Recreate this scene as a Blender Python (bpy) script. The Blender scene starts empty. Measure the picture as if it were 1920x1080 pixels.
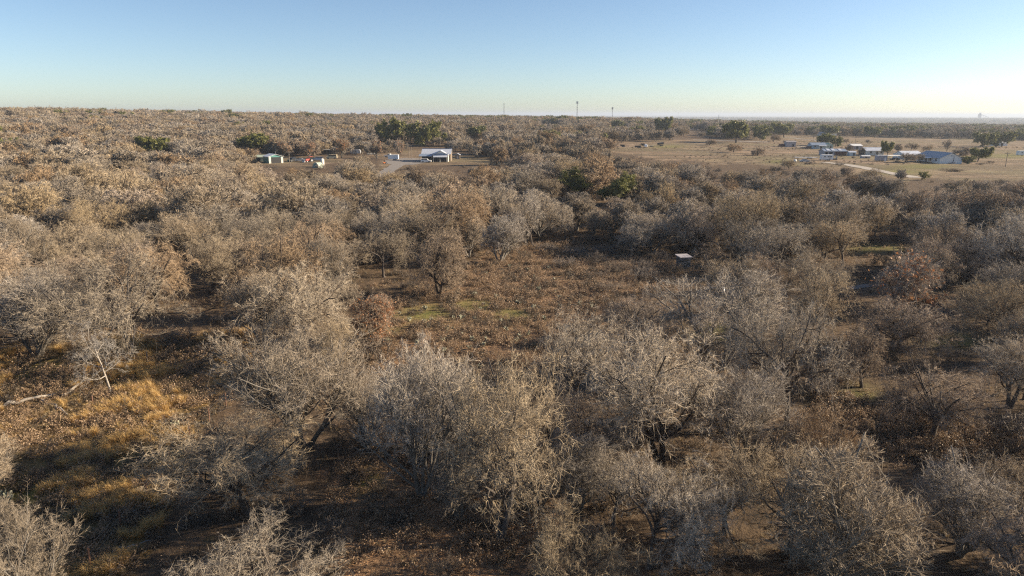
import bpy, math, random
import numpy as np
from mathutils import Vector, Matrix

scn = bpy.context.scene
col = scn.collection
R = math.radians

# ------------------------------------------------------------------ camera
CAM_H = 22.0
FOC = 1281.0                     # focal length in pixels of the 1920 wide photograph
PITCH = R(14.3)
ROLL = R(0.17)
cam_d = bpy.data.cameras.new('camera')
cam_d.sensor_width = 36.0
cam_d.lens = FOC / 1920 * 36
cam_d.clip_start = 0.5
cam_d.clip_end = 120000
cam = bpy.data.objects.new('camera', cam_d)
col.objects.link(cam)
cam.matrix_world = (Matrix.Translation((0, 0, CAM_H)) @ Matrix.Rotation(math.pi / 2 - PITCH, 4, 'X')
                    @ Matrix.Rotation(ROLL, 4, 'Z'))
scn.camera = cam

# ------------------------------------------------------------------ sky and sun
SUN_AZ, SUN_EL = R(82), R(20)    # azimuth clockwise from +Y (the view), low warm winter sun
w = bpy.data.worlds.new('World')
scn.world = w
w.use_nodes = True
nt = w.node_tree
bg = nt.nodes['Background']
sky = nt.nodes.new('ShaderNodeTexSky')
sky.sky_type = 'NISHITA'
sky.sun_disc = False
sky.sun_elevation = SUN_EL
sky.sun_rotation = SUN_AZ
sky.altitude = 200
sky.air_density = 0.75
sky.dust_density = 0.5
sky.ozone_density = 2.0
nt.links.new(sky.outputs[0], bg.inputs[0])
bg.inputs[1].default_value = 0.062
sun_d = bpy.data.lights.new('sun', 'SUN')
sun_d.energy = 5.0
sun_d.angle = R(0.53)
sun_d.color = (1.0, 0.82, 0.60)
sun = bpy.data.objects.new('sun', sun_d)
col.objects.link(sun)
SD = Vector((math.sin(SUN_AZ) * math.cos(SUN_EL), math.cos(SUN_AZ) * math.cos(SUN_EL), math.sin(SUN_EL)))
sun.rotation_euler = SD.to_track_quat('Z', 'Y').to_euler()
vs = scn.view_settings
vs.view_transform = 'Standard'
vs.look = 'None'
vs.gamma = 1.0
vs.exposure = 1.36
vs.use_curve_mapping = False
scn.cycles.max_bounces = 5
scn.cycles.diffuse_bounces = 3
scn.cycles.glossy_bounces = 2
scn.cycles.volume_bounces = 0
scn.cycles.transparent_max_bounces = 8
scn.cycles.use_denoising = False
scn.cycles.filter_width = 1.25
scn.cycles.sampling_pattern = 'BLUE_NOISE'

# ------------------------------------------------------------------ terrain height and pixel -> ground
def sstep(a, b, x):
    t = np.clip((x - a) / (b - a), 0, 1)
    return t * t * (3 - 2 * t)

_AX = np.array([-700, 0, 240, 480, 720, 960, 1200, 1350, 1500, 1920, 2600], float)
_AV = np.array([19, 18, 16, 13, 10, 8.5, 5, 1.5, -2, -4, -5], float)

def height(x, y):
    x = np.asarray(x, float); y = np.asarray(y, float)
    d = np.hypot(x, y)
    px = 960 + FOC * np.tan(np.clip(np.arctan2(x, np.maximum(y, 1e-3)), -1.2, 1.2))
    px = np.where(y <= 0, np.where(x > 0, 2600, -700), px)
    a = np.interp(px, _AX, _AV)
    h = a * sstep(300, 1000, d)
    h = h + (-22 - a) * sstep(1150, 3500, d)
    bump = (np.sin(x * 0.031 + 1.3) * np.cos(y * 0.027 + .4) * 0.25 + np.sin(x * .11 + y * .07) * .07
            + np.cos(y * .13 - x * .05 + 2) * .07)
    far = (np.sin(x * .0011 + 2) + np.sin(y * .0009 + x * .0006)) * 4 * sstep(1500, 4000, d)
    return h + bump * sstep(8, 30, d) + far

def hz(x, y):
    return float(height(np.array([x]), np.array([y]))[0])

_cm = cam.matrix_world.to_3x3()
CR, CU, CF = (np.array(_cm.col[0]), np.array(_cm.col[1]), -np.array(_cm.col[2]))

def ray(px, py):
    d = CR * ((px - 960) / FOC) + CU * ((540 - py) / FOC) + CF
    return d / np.linalg.norm(d)

def G(px, py):
    """point of the ground seen at a pixel of the 1920x1080 photograph"""
    d = ray(px, py)
    if d[2] >= -1e-4:
        d = np.array([d[0], d[1], -1e-4])
    t = CAM_H / -d[2]
    if t > 250:                                   # the rising land: march along the ray
        ts = np.arange(40, 6000, 2.0)
        pz = CAM_H + d[2] * ts
        g = height(d[0] * ts, d[1] * ts)
        k = np.argmax(pz <= g)
        t = ts[k] if (pz <= g).any() else 3000.0
    for _ in range(20):
        z = hz(d[0] * t, d[1] * t)
        e = (CAM_H + d[2] * t) - z
        t += e * 0.8 / max(-d[2], 0.02) * (1 if t < 250 else 0.3)
    x, y = d[0] * t, d[1] * t
    return Vector((x, y, hz(x, y)))

def proj(x, y, z):
    """world -> pixel of the photograph (arrays)"""
    v = np.stack([np.asarray(x, float), np.asarray(y, float), np.asarray(z, float) - CAM_H], -1)
    f = v @ CF
    f = np.where(np.abs(f) < 1e-6, 1e-6, f)
    return 960 + FOC * (v @ CR) / f, 540 - FOC * (v @ CU) / f, f

def in_poly(px, py, poly):
    px = np.asarray(px, float); py = np.asarray(py, float)
    inside = np.zeros(px.shape, bool)
    n = len(poly)
    for i in range(n):
        x0, y0 = poly[i]; x1, y1 = poly[(i + 1) % n]
        c = ((y0 > py) != (y1 > py))
        if y1 != y0:
            inside ^= c & (px < (x1 - x0) * (py - y0) / (y1 - y0) + x0)
    return inside

# ------------------------------------------------------------------ materials
MATS = {}
def mat(name, build):
    if name in MATS:
        return MATS[name]
    m = bpy.data.materials.new(name)
    m.use_nodes = True
    t = m.node_tree
    build(t, t.nodes['Principled BSDF'])
    MATS[name] = m
    return m

def N(t, kind, **kw):
    n = t.nodes.new(kind)
    for k, v in kw.items():
        if k.startswith('i_'):
            n.inputs[k[2:].replace('_', ' ')].default_value = v
        else:
            setattr(n, k, v)
    return n

def ramp(t, src, stops, interp='LINEAR'):
    r = t.nodes.new('ShaderNodeValToRGB')
    r.color_ramp.interpolation = interp
    e = r.color_ramp.elements
    while len(e) < len(stops):
        e.new(0.5)
    for k, (p, c) in enumerate(stops):
        e[k].position = p
        e[k].color = (*c, 1) if len(c) == 3 else c
    t.links.new(src, r.inputs[0])
    return r.outputs[0]

def mixc(t, fac, a, b, mode='MIX'):
    m = t.nodes.new('ShaderNodeMix')
    m.data_type = 'RGBA'
    m.blend_type = mode
    for sock, v in ((m.inputs[0], fac), (m.inputs[6], a), (m.inputs[7], b)):
        if isinstance(v, bpy.types.NodeSocket):
            t.links.new(v, sock)
        elif isinstance(v, (int, float)):
            sock.default_value = v
        else:
            sock.default_value = (*v, 1)
    return m.outputs[2]

def geo_pos(t):
    return N(t, 'ShaderNodeNewGeometry').outputs['Position']

def noise(t, scale, detail=4, rough=.55, vec=None, out='Fac'):
    n = N(t, 'ShaderNodeTexNoise')
    n.inputs['Scale'].default_value = scale
    n.inputs['Detail'].default_value = detail
    n.inputs['Roughness'].default_value = rough
    if vec is not None:
        t.links.new(vec, n.inputs['Vector'])
    return n.outputs[out]

def math2(t, op, a, b, clamp=False):
    m = N(t, 'ShaderNodeMath', operation=op, use_clamp=clamp)
    for k, v in ((0, a), (1, b)):
        if isinstance(v, bpy.types.NodeSocket):
            t.links.new(v, m.inputs[k])
        else:
            m.inputs[k].default_value = v
    return m.outputs[0]

def plain(name, c, rough=.7, metal=0, var=.18, scale=3.0):
    """painted or raw surface with slight mottling and wear"""
    def b(t, p):
        n = noise(t, scale, 5, .6, N(t, 'ShaderNodeTexCoord').outputs['Object'])
        lo = tuple(x * (1 - var) for x in c); hi = tuple(min(1, x * (1 + var)) for x in c)
        t.links.new(ramp(t, n, [(.3, lo), (.7, hi)]), p.inputs['Base Color'])
        p.inputs['Roughness'].default_value = rough
        p.inputs['Metallic'].default_value = metal
    return mat(name, b)

def bark_mat(name, c0, c1, rnd=.22, rough=.85, scale=9):
    """bark or twigs: mottled, and each tree a little different"""
    def b(t, p):
        n = noise(t, scale, 3, .6, N(t, 'ShaderNodeTexCoord').outputs['Object'])
        base = ramp(t, n, [(.3, c0), (.68, c1)])
        oi = N(t, 'ShaderNodeObjectInfo')
        hs = N(t, 'ShaderNodeHueSaturation')
        mr = N(t, 'ShaderNodeMapRange'); mr.inputs[3].default_value = 1 - rnd; mr.inputs[4].default_value = 1 + rnd
        t.links.new(oi.outputs['Random'], mr.inputs[0]); t.links.new(mr.outputs[0], hs.inputs['Value'])
        r2 = math2(t, 'FRACT', math2(t, 'MULTIPLY', oi.outputs['Random'], 17.3), 0)
        mr2 = N(t, 'ShaderNodeMapRange'); mr2.inputs[3].default_value = .65; mr2.inputs[4].default_value = 1.3
        t.links.new(r2, mr2.inputs[0]); t.links.new(mr2.outputs[0], hs.inputs['Saturation'])
        t.links.new(base, hs.inputs['Color'])
        t.links.new(hs.outputs[0], p.inputs['Base Color'])
        p.inputs['Roughness'].default_value = rough
        p.inputs['Specular IOR Level'].default_value = .25
    return mat(name, b)

M_TRUNK = bark_mat('dark_bark', (.045, .036, .030), (.115, .095, .078))
M_PALETRUNK = bark_mat('pale_bark', (.10, .088, .073), (.22, .20, .17))
M_TWIG = bark_mat('tan_twigs', (.27, .22, .155), (.49, .41, .30), scale=2.5)
M_TWIG2 = bark_mat('grey_twigs', (.24, .20, .15), (.43, .365, .285), scale=2.5)
M_TWIG3 = bark_mat('brown_twigs', (.225, .17, .115), (.42, .325, .23), scale=2.5)
M_BRUSH = bark_mat('dark_brush', (.12, .095, .072), (.24, .195, .15), scale=2.5)
M_DEAD = bark_mat('bleached_wood', (.20, .18, .155), (.36, .33, .29), rnd=.1)

def leaf_mat(name, c0, c1, trans=.25):
    def b(t, p):
        g = N(t, 'ShaderNodeNewGeometry')
        c = ramp(t, g.outputs['Random Per Island'], [(0, c0), (1, c1)])
        t.links.new(c, p.inputs['Base Color'])
        p.inputs['Roughness'].default_value = .6
        tr = N(t, 'ShaderNodeBsdfTranslucent')
        t.links.new(c, tr.inputs[0])
        mx = N(t, 'ShaderNodeMixShader'); mx.inputs[0].default_value = trans
        out = t.nodes['Material Output']
        t.links.new(p.outputs[0], mx.inputs[1]); t.links.new(tr.outputs[0], mx.inputs[2])
        t.links.new(mx.outputs[0], out.inputs[0])
    return mat(name, b)

M_OAK = leaf_mat('evergreen_leaves', (.055, .07, .022), (.25, .24, .06))
M_RUST = leaf_mat('rust_leaves', (.24, .10, .045), (.42, .22, .10))
M_GOLD = leaf_mat('golden_grass', (.44, .28, .095), (.74, .52, .22), .3)
M_DRY = leaf_mat('dry_grass_blades', (.22, .16, .085), (.42, .32, .18), .3)
M_FORB2 = leaf_mat('dark_brush_leaves', (.05, .042, .03), (.15, .115, .08), .15)
M_FORB = leaf_mat('low_brush_leaves', (.16, .11, .065), (.42, .295, .185), .2)

# ------------------------------------------------------------------ mesh helpers
def fast_mesh(name, V, quads=None, tris=None, mats=(), smooth=True, mi=None):
    """mesh straight from numpy arrays"""
    me = bpy.data.meshes.new(name)
    q = np.zeros((0, 4), np.int32) if quads is None else np.asarray(quads, np.int32)
    t = np.zeros((0, 3), np.int32) if tris is None else np.asarray(tris, np.int32)
    me.vertices.add(len(V))
    me.vertices.foreach_set('co', np.asarray(V, np.float32).ravel())
    li = np.concatenate([q.ravel(), t.ravel()])
    me.loops.add(len(li)); me.loops.foreach_set('vertex_index', li)
    n = len(q) + len(t)
    me.polygons.add(n)
    ls = np.concatenate([np.arange(len(q)) * 4, len(q) * 4 + np.arange(len(t)) * 3]).astype(np.int32)
    me.polygons.foreach_set('loop_start', ls)
    if smooth:
        me.polygons.foreach_set('use_smooth', np.ones(n, bool))
    if mi is not None:
        me.polygons.foreach_set('material_index', np.asarray(mi, np.int32))
    for m in mats:
        me.materials.append(m)
    me.update(calc_edges=True)
    return me

class Acc:
    """collects numpy geometry"""
    def __init__(s): s.V, s.Q, s.T, s.n = [], [], [], 0
    def add(s, V, Q=None, T=None):
        s.V.append(V)
        if Q is not None and len(Q): s.Q.append(Q + s.n)
        if T is not None and len(T): s.T.append(T + s.n)
        s.n += len(V)
    def mesh(s, name, mats, smooth=True):
        return fast_mesh(name, np.concatenate(s.V), np.concatenate(s.Q) if s.Q else None,
                         np.concatenate(s.T) if s.T else None, mats, smooth)

def unit(v):
    return v / np.maximum(np.linalg.norm(v, axis=-1, keepdims=True), 1e-9)

def tubes(acc, P, Rr, sides, rng, tip=True):
    """P [n,k,3] centre lines, Rr [n,k] radii -> tapered tubes; a pointed end when tip"""
    n, k, _ = P.shape
    T = unit(np.gradient(P, axis=1))
    ref = unit(rng.normal(size=(n, 1, 3)))
    A = unit(np.cross(T, ref)); B = np.cross(T, A)
    kk = k - 1 if tip else k
    a = np.arange(sides) * 2 * np.pi / sides
    ca, sa = np.cos(a), np.sin(a)
    ring = (P[:, :kk, None, :] + Rr[:, :kk, None, None] *
            (A[:, :kk, None, :] * ca[None, None, :, None] + B[:, :kk, None, :] * sa[None, None, :, None]))
    per = kk * sides + (1 if tip else 0)
    V = np.zeros((n, per, 3))
    V[:, :kk * sides] = ring.reshape(n, kk * sides, 3)
    if tip:
        V[:, -1] = P[:, -1]
    i = np.arange(sides); j = (i + 1) % sides
    Q = np.concatenate([np.stack([r * sides + i, r * sides + j, (r + 1) * sides + j, (r + 1) * sides + i], -1)
                        for r in range(kk - 1)]) if kk > 1 else np.zeros((0, 4), int)
    off = (np.arange(n) * per)[:, None, None]
    Q = (Q[None] + off).reshape(-1, 4)
    Tt = None
    if tip:
        b = (kk - 1) * sides
        Tt = (np.stack([b + i, b + j, np.full(sides, per - 1)], -1)[None] + off).reshape(-1, 3)
    acc.add(V.reshape(-1, 3), Q, Tt)

def sprout(P, Rr, L, rng, n, t=(.3, 1.), ang=45, sd=10, lr=.5, lsd=.25, K=5, wig=.12, trop=0., rr=.6, shr=.35, end=.35):
    """children of every branch: [n*len(P)] new centre lines"""
    m, k, _ = P.shape
    idx = np.repeat(np.arange(m), n)
    j = np.tile(np.arange(n), m)
    tt = t[0] + (t[1] - t[0]) * (j + rng.random(m * n)) / n
    f = tt * (k - 1)
    s = np.minimum(f.astype(int), k - 2); u = (f - s)[:, None]
    pos = P[idx, s] * (1 - u) + P[idx, s + 1] * u
    tan = unit(P[idx, s + 1] - P[idx, s])
    rad = (Rr[idx, s] * (1 - u[:, 0]) + Rr[idx, s + 1] * u[:, 0])
    e0 = unit(np.cross(tan, np.array([.13, .21, .97]))); e1 = np.cross(tan, e0)
    az = j * 2.4 + rng.random(m * n) * 1.6 + np.repeat(rng.random(m) * 6.28, n)
    a = np.radians(rng.normal(ang, sd, m * n))
    d = tan * np.cos(a)[:, None] + (e0 * np.cos(az)[:, None] + e1 * np.sin(az)[:, None]) * np.sin(a)[:, None]
    ln = L[idx] * lr * (1 + lsd * rng.normal(size=m * n)).clip(.35, 1.8) * (1 - shr * tt)
    Q = np.zeros((m * n, K, 3)); Q[:, 0] = pos
    p = pos
    for q in range(1, K):
        d = unit(d + wig * rng.normal(size=d.shape) + np.array([0, 0, trop]))
        p = p + d * (ln / (K - 1))[:, None]
        Q[:, q] = p
    r0 = rad * rr
    RR = r0[:, None] * np.linspace(1, end, K)[None]
    return Q, RR, ln

def stems(rng, n, ang, length, r, K=7, wig=.08, trop=.05, base=.12, lean=None, az0=None):
    P = np.zeros((n, K, 3)); L = np.zeros(n)
    for i in range(n):
        az = (az0 if az0 is not None else rng.random() * 6.28) + i * 6.283 / n + rng.normal() * .3
        a = R(rng.normal(ang, ang * .25)) if n > 1 else R(ang)
        d = np.array([math.cos(az) * math.sin(a), math.sin(az) * math.sin(a), math.cos(a)])
        if lean is not None: d = unit(d + np.array(lean))
        ln = length * (1 + .15 * rng.normal()) if n > 1 else length
        p = np.array([math.cos(az) * base * (n > 1), math.sin(az) * base * (n > 1), -.15])
        P[i, 0] = p
        for k in range(1, K):
            d = unit(d + wig * rng.normal(size=3) + np.array([0, 0, trop]))
            p = p + d * ln / (K - 1)
            P[i, k] = p
        L[i] = ln
    RR = r * np.linspace(1, .5, K)[None].repeat(n, 0)
    RR[:, 0] *= 1.35
    return P, RR, L

def bare_tree(kind, seed, lod):
    """one bare tree: (trunk mesh data, crown mesh data, height, width). lod 0 near, 1 middle, 2 far"""
    rng = np.random.default_rng(seed)
    tr, cr = Acc(), Acc()
    spike = (.0047, .0112, .032)[lod]
    dn = (1.0, .55, .3)[lod]
    if kind == 'spread':
        ns = int(rng.integers(1, 3)); s = stems(rng, ns, 9, 2.9, .19 / ns ** .3, wig=.10, trop=.1, base=.05)
        b1 = sprout(*s, rng, (12, 7)[ns - 1], (.55, 1), 48, 15, 1.35, .2, 8, .16, .05, .62, 0, .3)
        b2 = sprout(*b1, rng, 8, (.22, 1), 46, 13, .55, .25, 6, .19, .03, .58, .40)
        b3 = sprout(*b2, rng, 6, (.15, 1), 45, 15, .58, .3, 5, .22, .0, .62, .4)
        b4n, b4 = 6, dict(t=(.12, 1), ang=42, sd=17, lr=.68, lsd=.3, K=4, wig=.22, trop=-.03, rr=.66)
        b5n, b5 = 9, dict(t=(.05, 1), ang=42, sd=18, lr=.66, lsd=.35, K=3, wig=.2, trop=-.03)
    elif kind == 'vase':
        s = stems(rng, 5, 19, 4.4, .085, wig=.06, trop=.05, base=.03)
        b1 = sprout(*s, rng, 7, (.15, 1), 26, 8, .70, .2, 7, .06, .08, .66, .35)
        b2 = sprout(*b1, rng, 6, (.15, 1), 30, 9, .60, .25, 6, .07, .07, .62, .4)
        b3 = sprout(*b2, rng, 4, (.15, 1), 32, 11, .66, .3, 5, .08, .06, .64, .4)
        b4n, b4 = 5, dict(t=(.1, 1), ang=35, sd=13, lr=.74, lsd=.3, K=4, wig=.15, trop=.03, rr=.66)
        b5n, b5 = 7, dict(t=(.05, 1), ang=34, sd=14, lr=.72, lsd=.35, K=3, wig=.14, trop=.02)
    elif kind == 'round':
        ns = int(rng.integers(1, 3)); s = stems(rng, ns, 12, 1.9, .17 / ns ** .3, wig=.14, trop=.02, base=.05)
        b1 = sprout(*s, rng, (12, 7)[ns - 1], (.45, 1), 48, 14, 1.7, .2, 8, .16, .02, .6, 0, .3)
        b2 = sprout(*b1, rng, 7, (.2, 1), 48, 14, .52, .25, 6, .18, -.03, .58, .4)
        b3 = sprout(*b2, rng, 6, (.15, 1), 48, 15, .58, .3, 5, .18, -.09, .6, .4)
        b4n, b4 = 7, dict(t=(.1, 1), ang=42, sd=18, lr=.72, lsd=.3, K=4, wig=.15, trop=-.13, rr=.62)
        b5n, b5 = 9, dict(t=(.05, 1), ang=38, sd=18, lr=.70, lsd=.35, K=3, wig=.18, trop=-.14)
    elif kind == 'dead':
        s = stems(rng, 1, 4, 4.6, .085, K=9, wig=.055, trop=.15)
        b1 = sprout(*s, rng, 8, (.30, 1), 58, 12, .62, .2, 9, .20, .08, .60, .25, .3)
        b2 = sprout(*b1, rng, 7, (.25, 1), 50, 14, .55, .25, 7, .24, -.02, .6, .4)
        b3 = sprout(*b2, rng, 5, (.3, 1), 45, 15, .5, .3, 5, .24, -.1, .6, .4)
        b4n, b4 = 5, dict(t=(.2, 1), ang=42, sd=16, lr=.6, lsd=.3, K=4, wig=.2, trop=-.1, rr=.7)
        b5n, b5 = 4, dict(t=(.2, 1), ang=40, sd=16, lr=.7, lsd=.35, K=3, wig=.2, trop=-.1)
    else:                                                     # shrub
        s = stems(rng, 9, 34, 1.25, .022, K=5, wig=.12, trop=.05, base=.3)
        b1 = sprout(*s, rng, 5, (.1, 1), 38, 12, .7, .25, 5, .14, .04, .65, .3)
        b2 = sprout(*b1, rng, 4, (.15, 1), 42, 14, .6, .3, 4, .16, .02, .65, .4)
        b3 = None
        b4n, b4 = 4, dict(t=(.1, 1), ang=42, sd=16, lr=.6, lsd=.3, K=4, wig=.18, trop=.02, rr=.65)
        b5n, b5 = 5, dict(t=(.1, 1), ang=42, sd=18, lr=.75, lsd=.35, K=3, wig=.2, trop=.0)
    sh = kind == 'shrub'
    # crown outline: an uneven dome; what grows past it is trimmed
    ph = rng.random(4) * 6.28
    ref = (b3 if b3 is not None else b2)[0].reshape(-1, 3)
    cxy = ref[:, :2].mean(0)
    rx = np.percentile(np.linalg.norm(ref[:, :2] - cxy, axis=1), 88) * 1.16
    zt = np.percentile(ref[:, 2], 94) * 1.07; zc = np.percentile(ref[:, 2], 22)
    def inside(Pn):
        e = Pn[:, -1]
        az = np.arctan2(e[:, 1] - cxy[1], e[:, 0] - cxy[0])
        el = (e[:, 2] - zc) / max(zt - zc, .1)
        lump = 1 + .13 * np.sin(3 * az + ph[0]) + .11 * np.sin(5 * az + ph[1] + 3 * el) + .10 * np.sin(8 * az + ph[2] - 5 * el) + .05 * rng.normal(size=len(e))
        if kind == 'dead': lump = lump + .6
        rr_ = np.hypot(np.linalg.norm(e[:, :2] - cxy, axis=1) / rx, np.where(el > 0, el, el * {'spread': 1.0, 'round': .6, 'vase': .7}.get(kind, .5)))
        return rr_ < lump
    def trim(b):
        k = inside(b[0]); return tuple(x[k] for x in b)
    def clip(b):
        Pn = b[0].copy()
        for q in range(1, Pn.shape[1]):
            out = ~inside(Pn[:, :q + 1])
            Pn[out, q:] = Pn[out, q - 1][:, None]
        return (Pn,) + tuple(b[1:])
    s = clip(s); b1 = clip(b1)
    k_ = np.linalg.norm(b1[0][:, -1] - b1[0][:, 0], axis=1) > .25
    b1 = tuple(x[k_] for x in b1)
    kb = inside(b2[0]) & inside(b2[0][:, :1]) & np.repeat(k_, len(b2[0]) // len(k_))
    if b3 is not None:
        kc = np.repeat(kb, len(b3[0]) // len(b2[0])) & inside(b3[0])
        b3 = tuple(x[kc] for x in b3)
    b2 = tuple(x[kb] for x in b2)
    tubes(tr, s[0], s[1], 5 if sh else (8, 6, 4)[lod], rng)
    tubes(tr if not sh else cr, b1[0], b1[1], (6, 5, 3)[lod] if not sh else 3, rng)
    tubes(tr if not sh else cr, b2[0], np.maximum(b2[1], spike * 1.6), (5, 4, 3)[lod] if not sh else 3, rng)
    last = b2
    if b3 is not None:
        if lod == 2:
            pick = rng.random(len(b3[0])) < .7
            b3 = tuple(x[pick] for x in b3)
        half = rng.random(len(b3[0])) < (.6 if kind != 'dead' else 0)          # boughs: some still dark, some already pale
        for acc_, mk in ((tr, half), (cr, ~half)):
            if mk.any(): tubes(acc_, b3[0][mk], np.maximum(b3[1][mk], spike * 1.4), (4, 3, 3)[lod], rng)
        last = b3
    n4 = max(2, int(round(b4n * (1, .75, .6)[lod])))
    q4 = trim(sprout(*last, rng, n4, **b4))
    pk = ([0, 1, 3], [0, 1, 3], [0, 3])[lod]
    tubes(cr, q4[0][:, pk], np.maximum(q4[1][:, pk], spike * 1.3), 3, rng)
    n5 = max(2, int(round(b5n * (1.35, 1.5, 1.2)[lod])))
    q5 = trim(sprout(*q4, rng, n5, **b5))
    P5 = q5[0][:, ::2]
    # the finest twigs: tapering slivers, each turned its own way
    n_ = len(P5)
    dv = P5[:, 1] - P5[:, 0]
    sd = unit(np.cross(dv, rng.normal(size=(n_, 3)))) * spike * 1.25
    V5 = np.stack([P5[:, 0] - sd, P5[:, 0] + sd, P5[:, 1]], 1).reshape(-1, 3)
    cr.add(V5, None, np.arange(n_ * 3).reshape(-1, 3))
    allv = np.concatenate([q4[0].reshape(-1, 3), q5[0].reshape(-1, 3)])
    H = np.percentile(allv[:, 2], 99.7)
    c = np.median(allv[:, :2], 0)
    W = 2 * np.percentile(np.linalg.norm(allv[:, :2] - c, axis=1), 97)
    return tr, cr, float(H), float(W), q5[0]

TREES = {}     # (kind, lod) -> list of (trunk mesh, crown mesh, H, W)
def leaf_quads(acc, C, size, rng, up=.3):
    n = len(C)
    nn = unit(rng.normal(size=(n, 3)) + np.array([0, 0, up]))
    a = unit(np.cross(nn, rng.normal(size=(n, 3)))); b = np.cross(nn, a)
    s = size * (.6 + .8 * rng.random((n, 1)))
    bend = nn * s * .25
    V = np.stack([C - a * s * .5 - b * s * .28, C - b * s * .05 + bend * 0 - a * s * .0 - b * s * .35, C + a * s * .55, C + b * s * .38 + bend], 1)
    acc.add(V.reshape(-1, 3), (np.arange(4)[None] + np.arange(n)[:, None] * 4))

def make_forms():
    plan = [('spread', 0, 4), ('vase', 0, 3), ('round', 0, 3), ('dead', 0, 1), ('shrub', 0, 3),
            ('spread', 1, 4), ('vase', 1, 3), ('round', 1, 3), ('shrub', 1, 3),
            ('spread', 2, 3), ('vase', 2, 2), ('round', 2, 2)]
    tw = {'spread': M_TWIG, 'vase': M_TWIG2, 'round': M_TWIG3, 'dead': M_DEAD, 'shrub': M_BRUSH}
    for kind, lod, n in plan:
        L = []
        for i in range(n):
            tr, cr, H, W, tips = bare_tree(kind, 1000 + 37 * i + 7 * len(kind) + (333 if kind == 'spread' and lod == 0 and i == 3 else 0), lod)
            tm = M_DEAD if kind == 'dead' else (M_PALETRUNK if kind == 'vase' else M_TRUNK)
            L.append((tr.mesh('trunk', [tm]), cr.mesh('crown', [tw[kind]]), H, W, tips))
        TREES[(kind, lod)] = L

def evergreen(seed, lod):
    rng = np.random.default_rng(seed)
    tr, cr = Acc(), Acc()
    s = stems(rng, 1, 5, 2.4, .28, wig=.08, trop=.1)
    b1 = sprout(*s, rng, 7, (.4, 1), 50, 14, 1.75, .2, 7, .12, .05, .6, 0, .3)
    b2 = sprout(*b1, rng, 7, (.2, 1), 46, 14, .52, .25, 5, .15, .05, .55, .4)
    b3 = sprout(*b2, rng, 6, (.2, 1), 46, 14, .5, .25, 4, .15, .05, .55, .4)
    tubes(tr, s[0], s[1], 7, rng); tubes(tr, b1[0], b1[1], 5, rng); tubes(tr, b2[0], b2[1], 3, rng)
    n = (60, 36)[lod]
    C = b3[0][:, 1:].reshape(-1, 3)
    C = np.repeat(C, max(1, n // 3), 0)
    C = C + rng.normal(size=C.shape) * .20
    leaf_quads(cr, C, (.19, .40)[lod], rng)
    H = np.percentile(C[:, 2], 99.5); W = 2 * np.percentile(np.linalg.norm(C[:, :2], axis=1), 97)
    return tr.mesh('trunk', [M_TRUNK]), cr.mesh('crown', [M_OAK]), float(H), float(W), C
# ------------------------------------------------------------------ object helpers
def tag(o, label=None, cat=None, group=None, kind=None):
    if label: o['label'] = label
    if cat: o['category'] = cat
    if group: o['group'] = group
    if kind: o['kind'] = kind
    return o

def link(name, me, parent=None, loc=None):
    o = bpy.data.objects.new(name, me)
    col.objects.link(o)
    if parent is not None: o.parent = parent
    if loc is not None: o.location = loc
    return o

def empty(name, loc, rz=0, scale=(1, 1, 1)):
    o = bpy.data.objects.new(name, None)
    o.empty_display_size = .5
    col.objects.link(o)
    o.location = loc; o.rotation_euler = (0, 0, rz); o.scale = scale
    return o

def stuff_points(name, form_meshes, pts, rot, scl, idx, label, cat):
    """uncountable things: one object, geometry nodes put one of the forms on every point"""
    c = bpy.data.collections.new(name + '_forms')
    for k, me in enumerate(form_meshes):
        o = bpy.data.objects.new('%s_form_%02d' % (name, k), me)
        c.objects.link(o)
    me = bpy.data.meshes.new(name)
    me.vertices.add(len(pts))
    me.vertices.foreach_set('co', np.asarray(pts, np.float32).ravel())
    for an, ty, arr in (('rot', 'FLOAT_VECTOR', rot), ('scl', 'FLOAT_VECTOR', scl)):
        a = me.attributes.new(an, ty, 'POINT'); a.data.foreach_set('vector', np.asarray(arr, np.float32).ravel())
    a = me.attributes.new('form', 'INT', 'POINT'); a.data.foreach_set('value', np.asarray(idx, np.int32))
    me.update()
    o = link(name, me)
    ng = bpy.data.node_groups.new(name, 'GeometryNodeTree')
    ng.interface.new_socket('Geometry', in_out='INPUT', socket_type='NodeSocketGeometry')
    ng.interface.new_socket('Geometry', in_out='OUTPUT', socket_type='NodeSocketGeometry')
    gi = ng.nodes.new('NodeGroupInput'); go = ng.nodes.new('NodeGroupOutput')
    ci = ng.nodes.new('GeometryNodeCollectionInfo')
    ci.inputs[0].default_value = c; ci.inputs[1].default_value = True; ci.inputs[2].default_value = True
    ip = ng.nodes.new('GeometryNodeInstanceOnPoints'); ip.inputs['Pick Instance'].default_value = True
    def attr(nm, ty):
        n = ng.nodes.new('GeometryNodeInputNamedAttribute'); n.data_type = ty; n.inputs[0].default_value = nm
        return n.outputs[0]
    L = ng.links.new
    L(gi.outputs[0], ip.inputs['Points']); L(ci.outputs[0], ip.inputs['Instance'])
    L(attr('form', 'INT'), ip.inputs['Instance Index'])
    L(attr('rot', 'FLOAT_VECTOR'), ip.inputs['Rotation']); L(attr('scl', 'FLOAT_VECTOR'), ip.inputs['Scale'])
    L(ip.outputs[0], go.inputs[0])
    md = o.modifiers.new('scatter', 'NODES'); md.node_group = ng
    tag(o, label, cat, kind='stuff')
    return o

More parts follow.
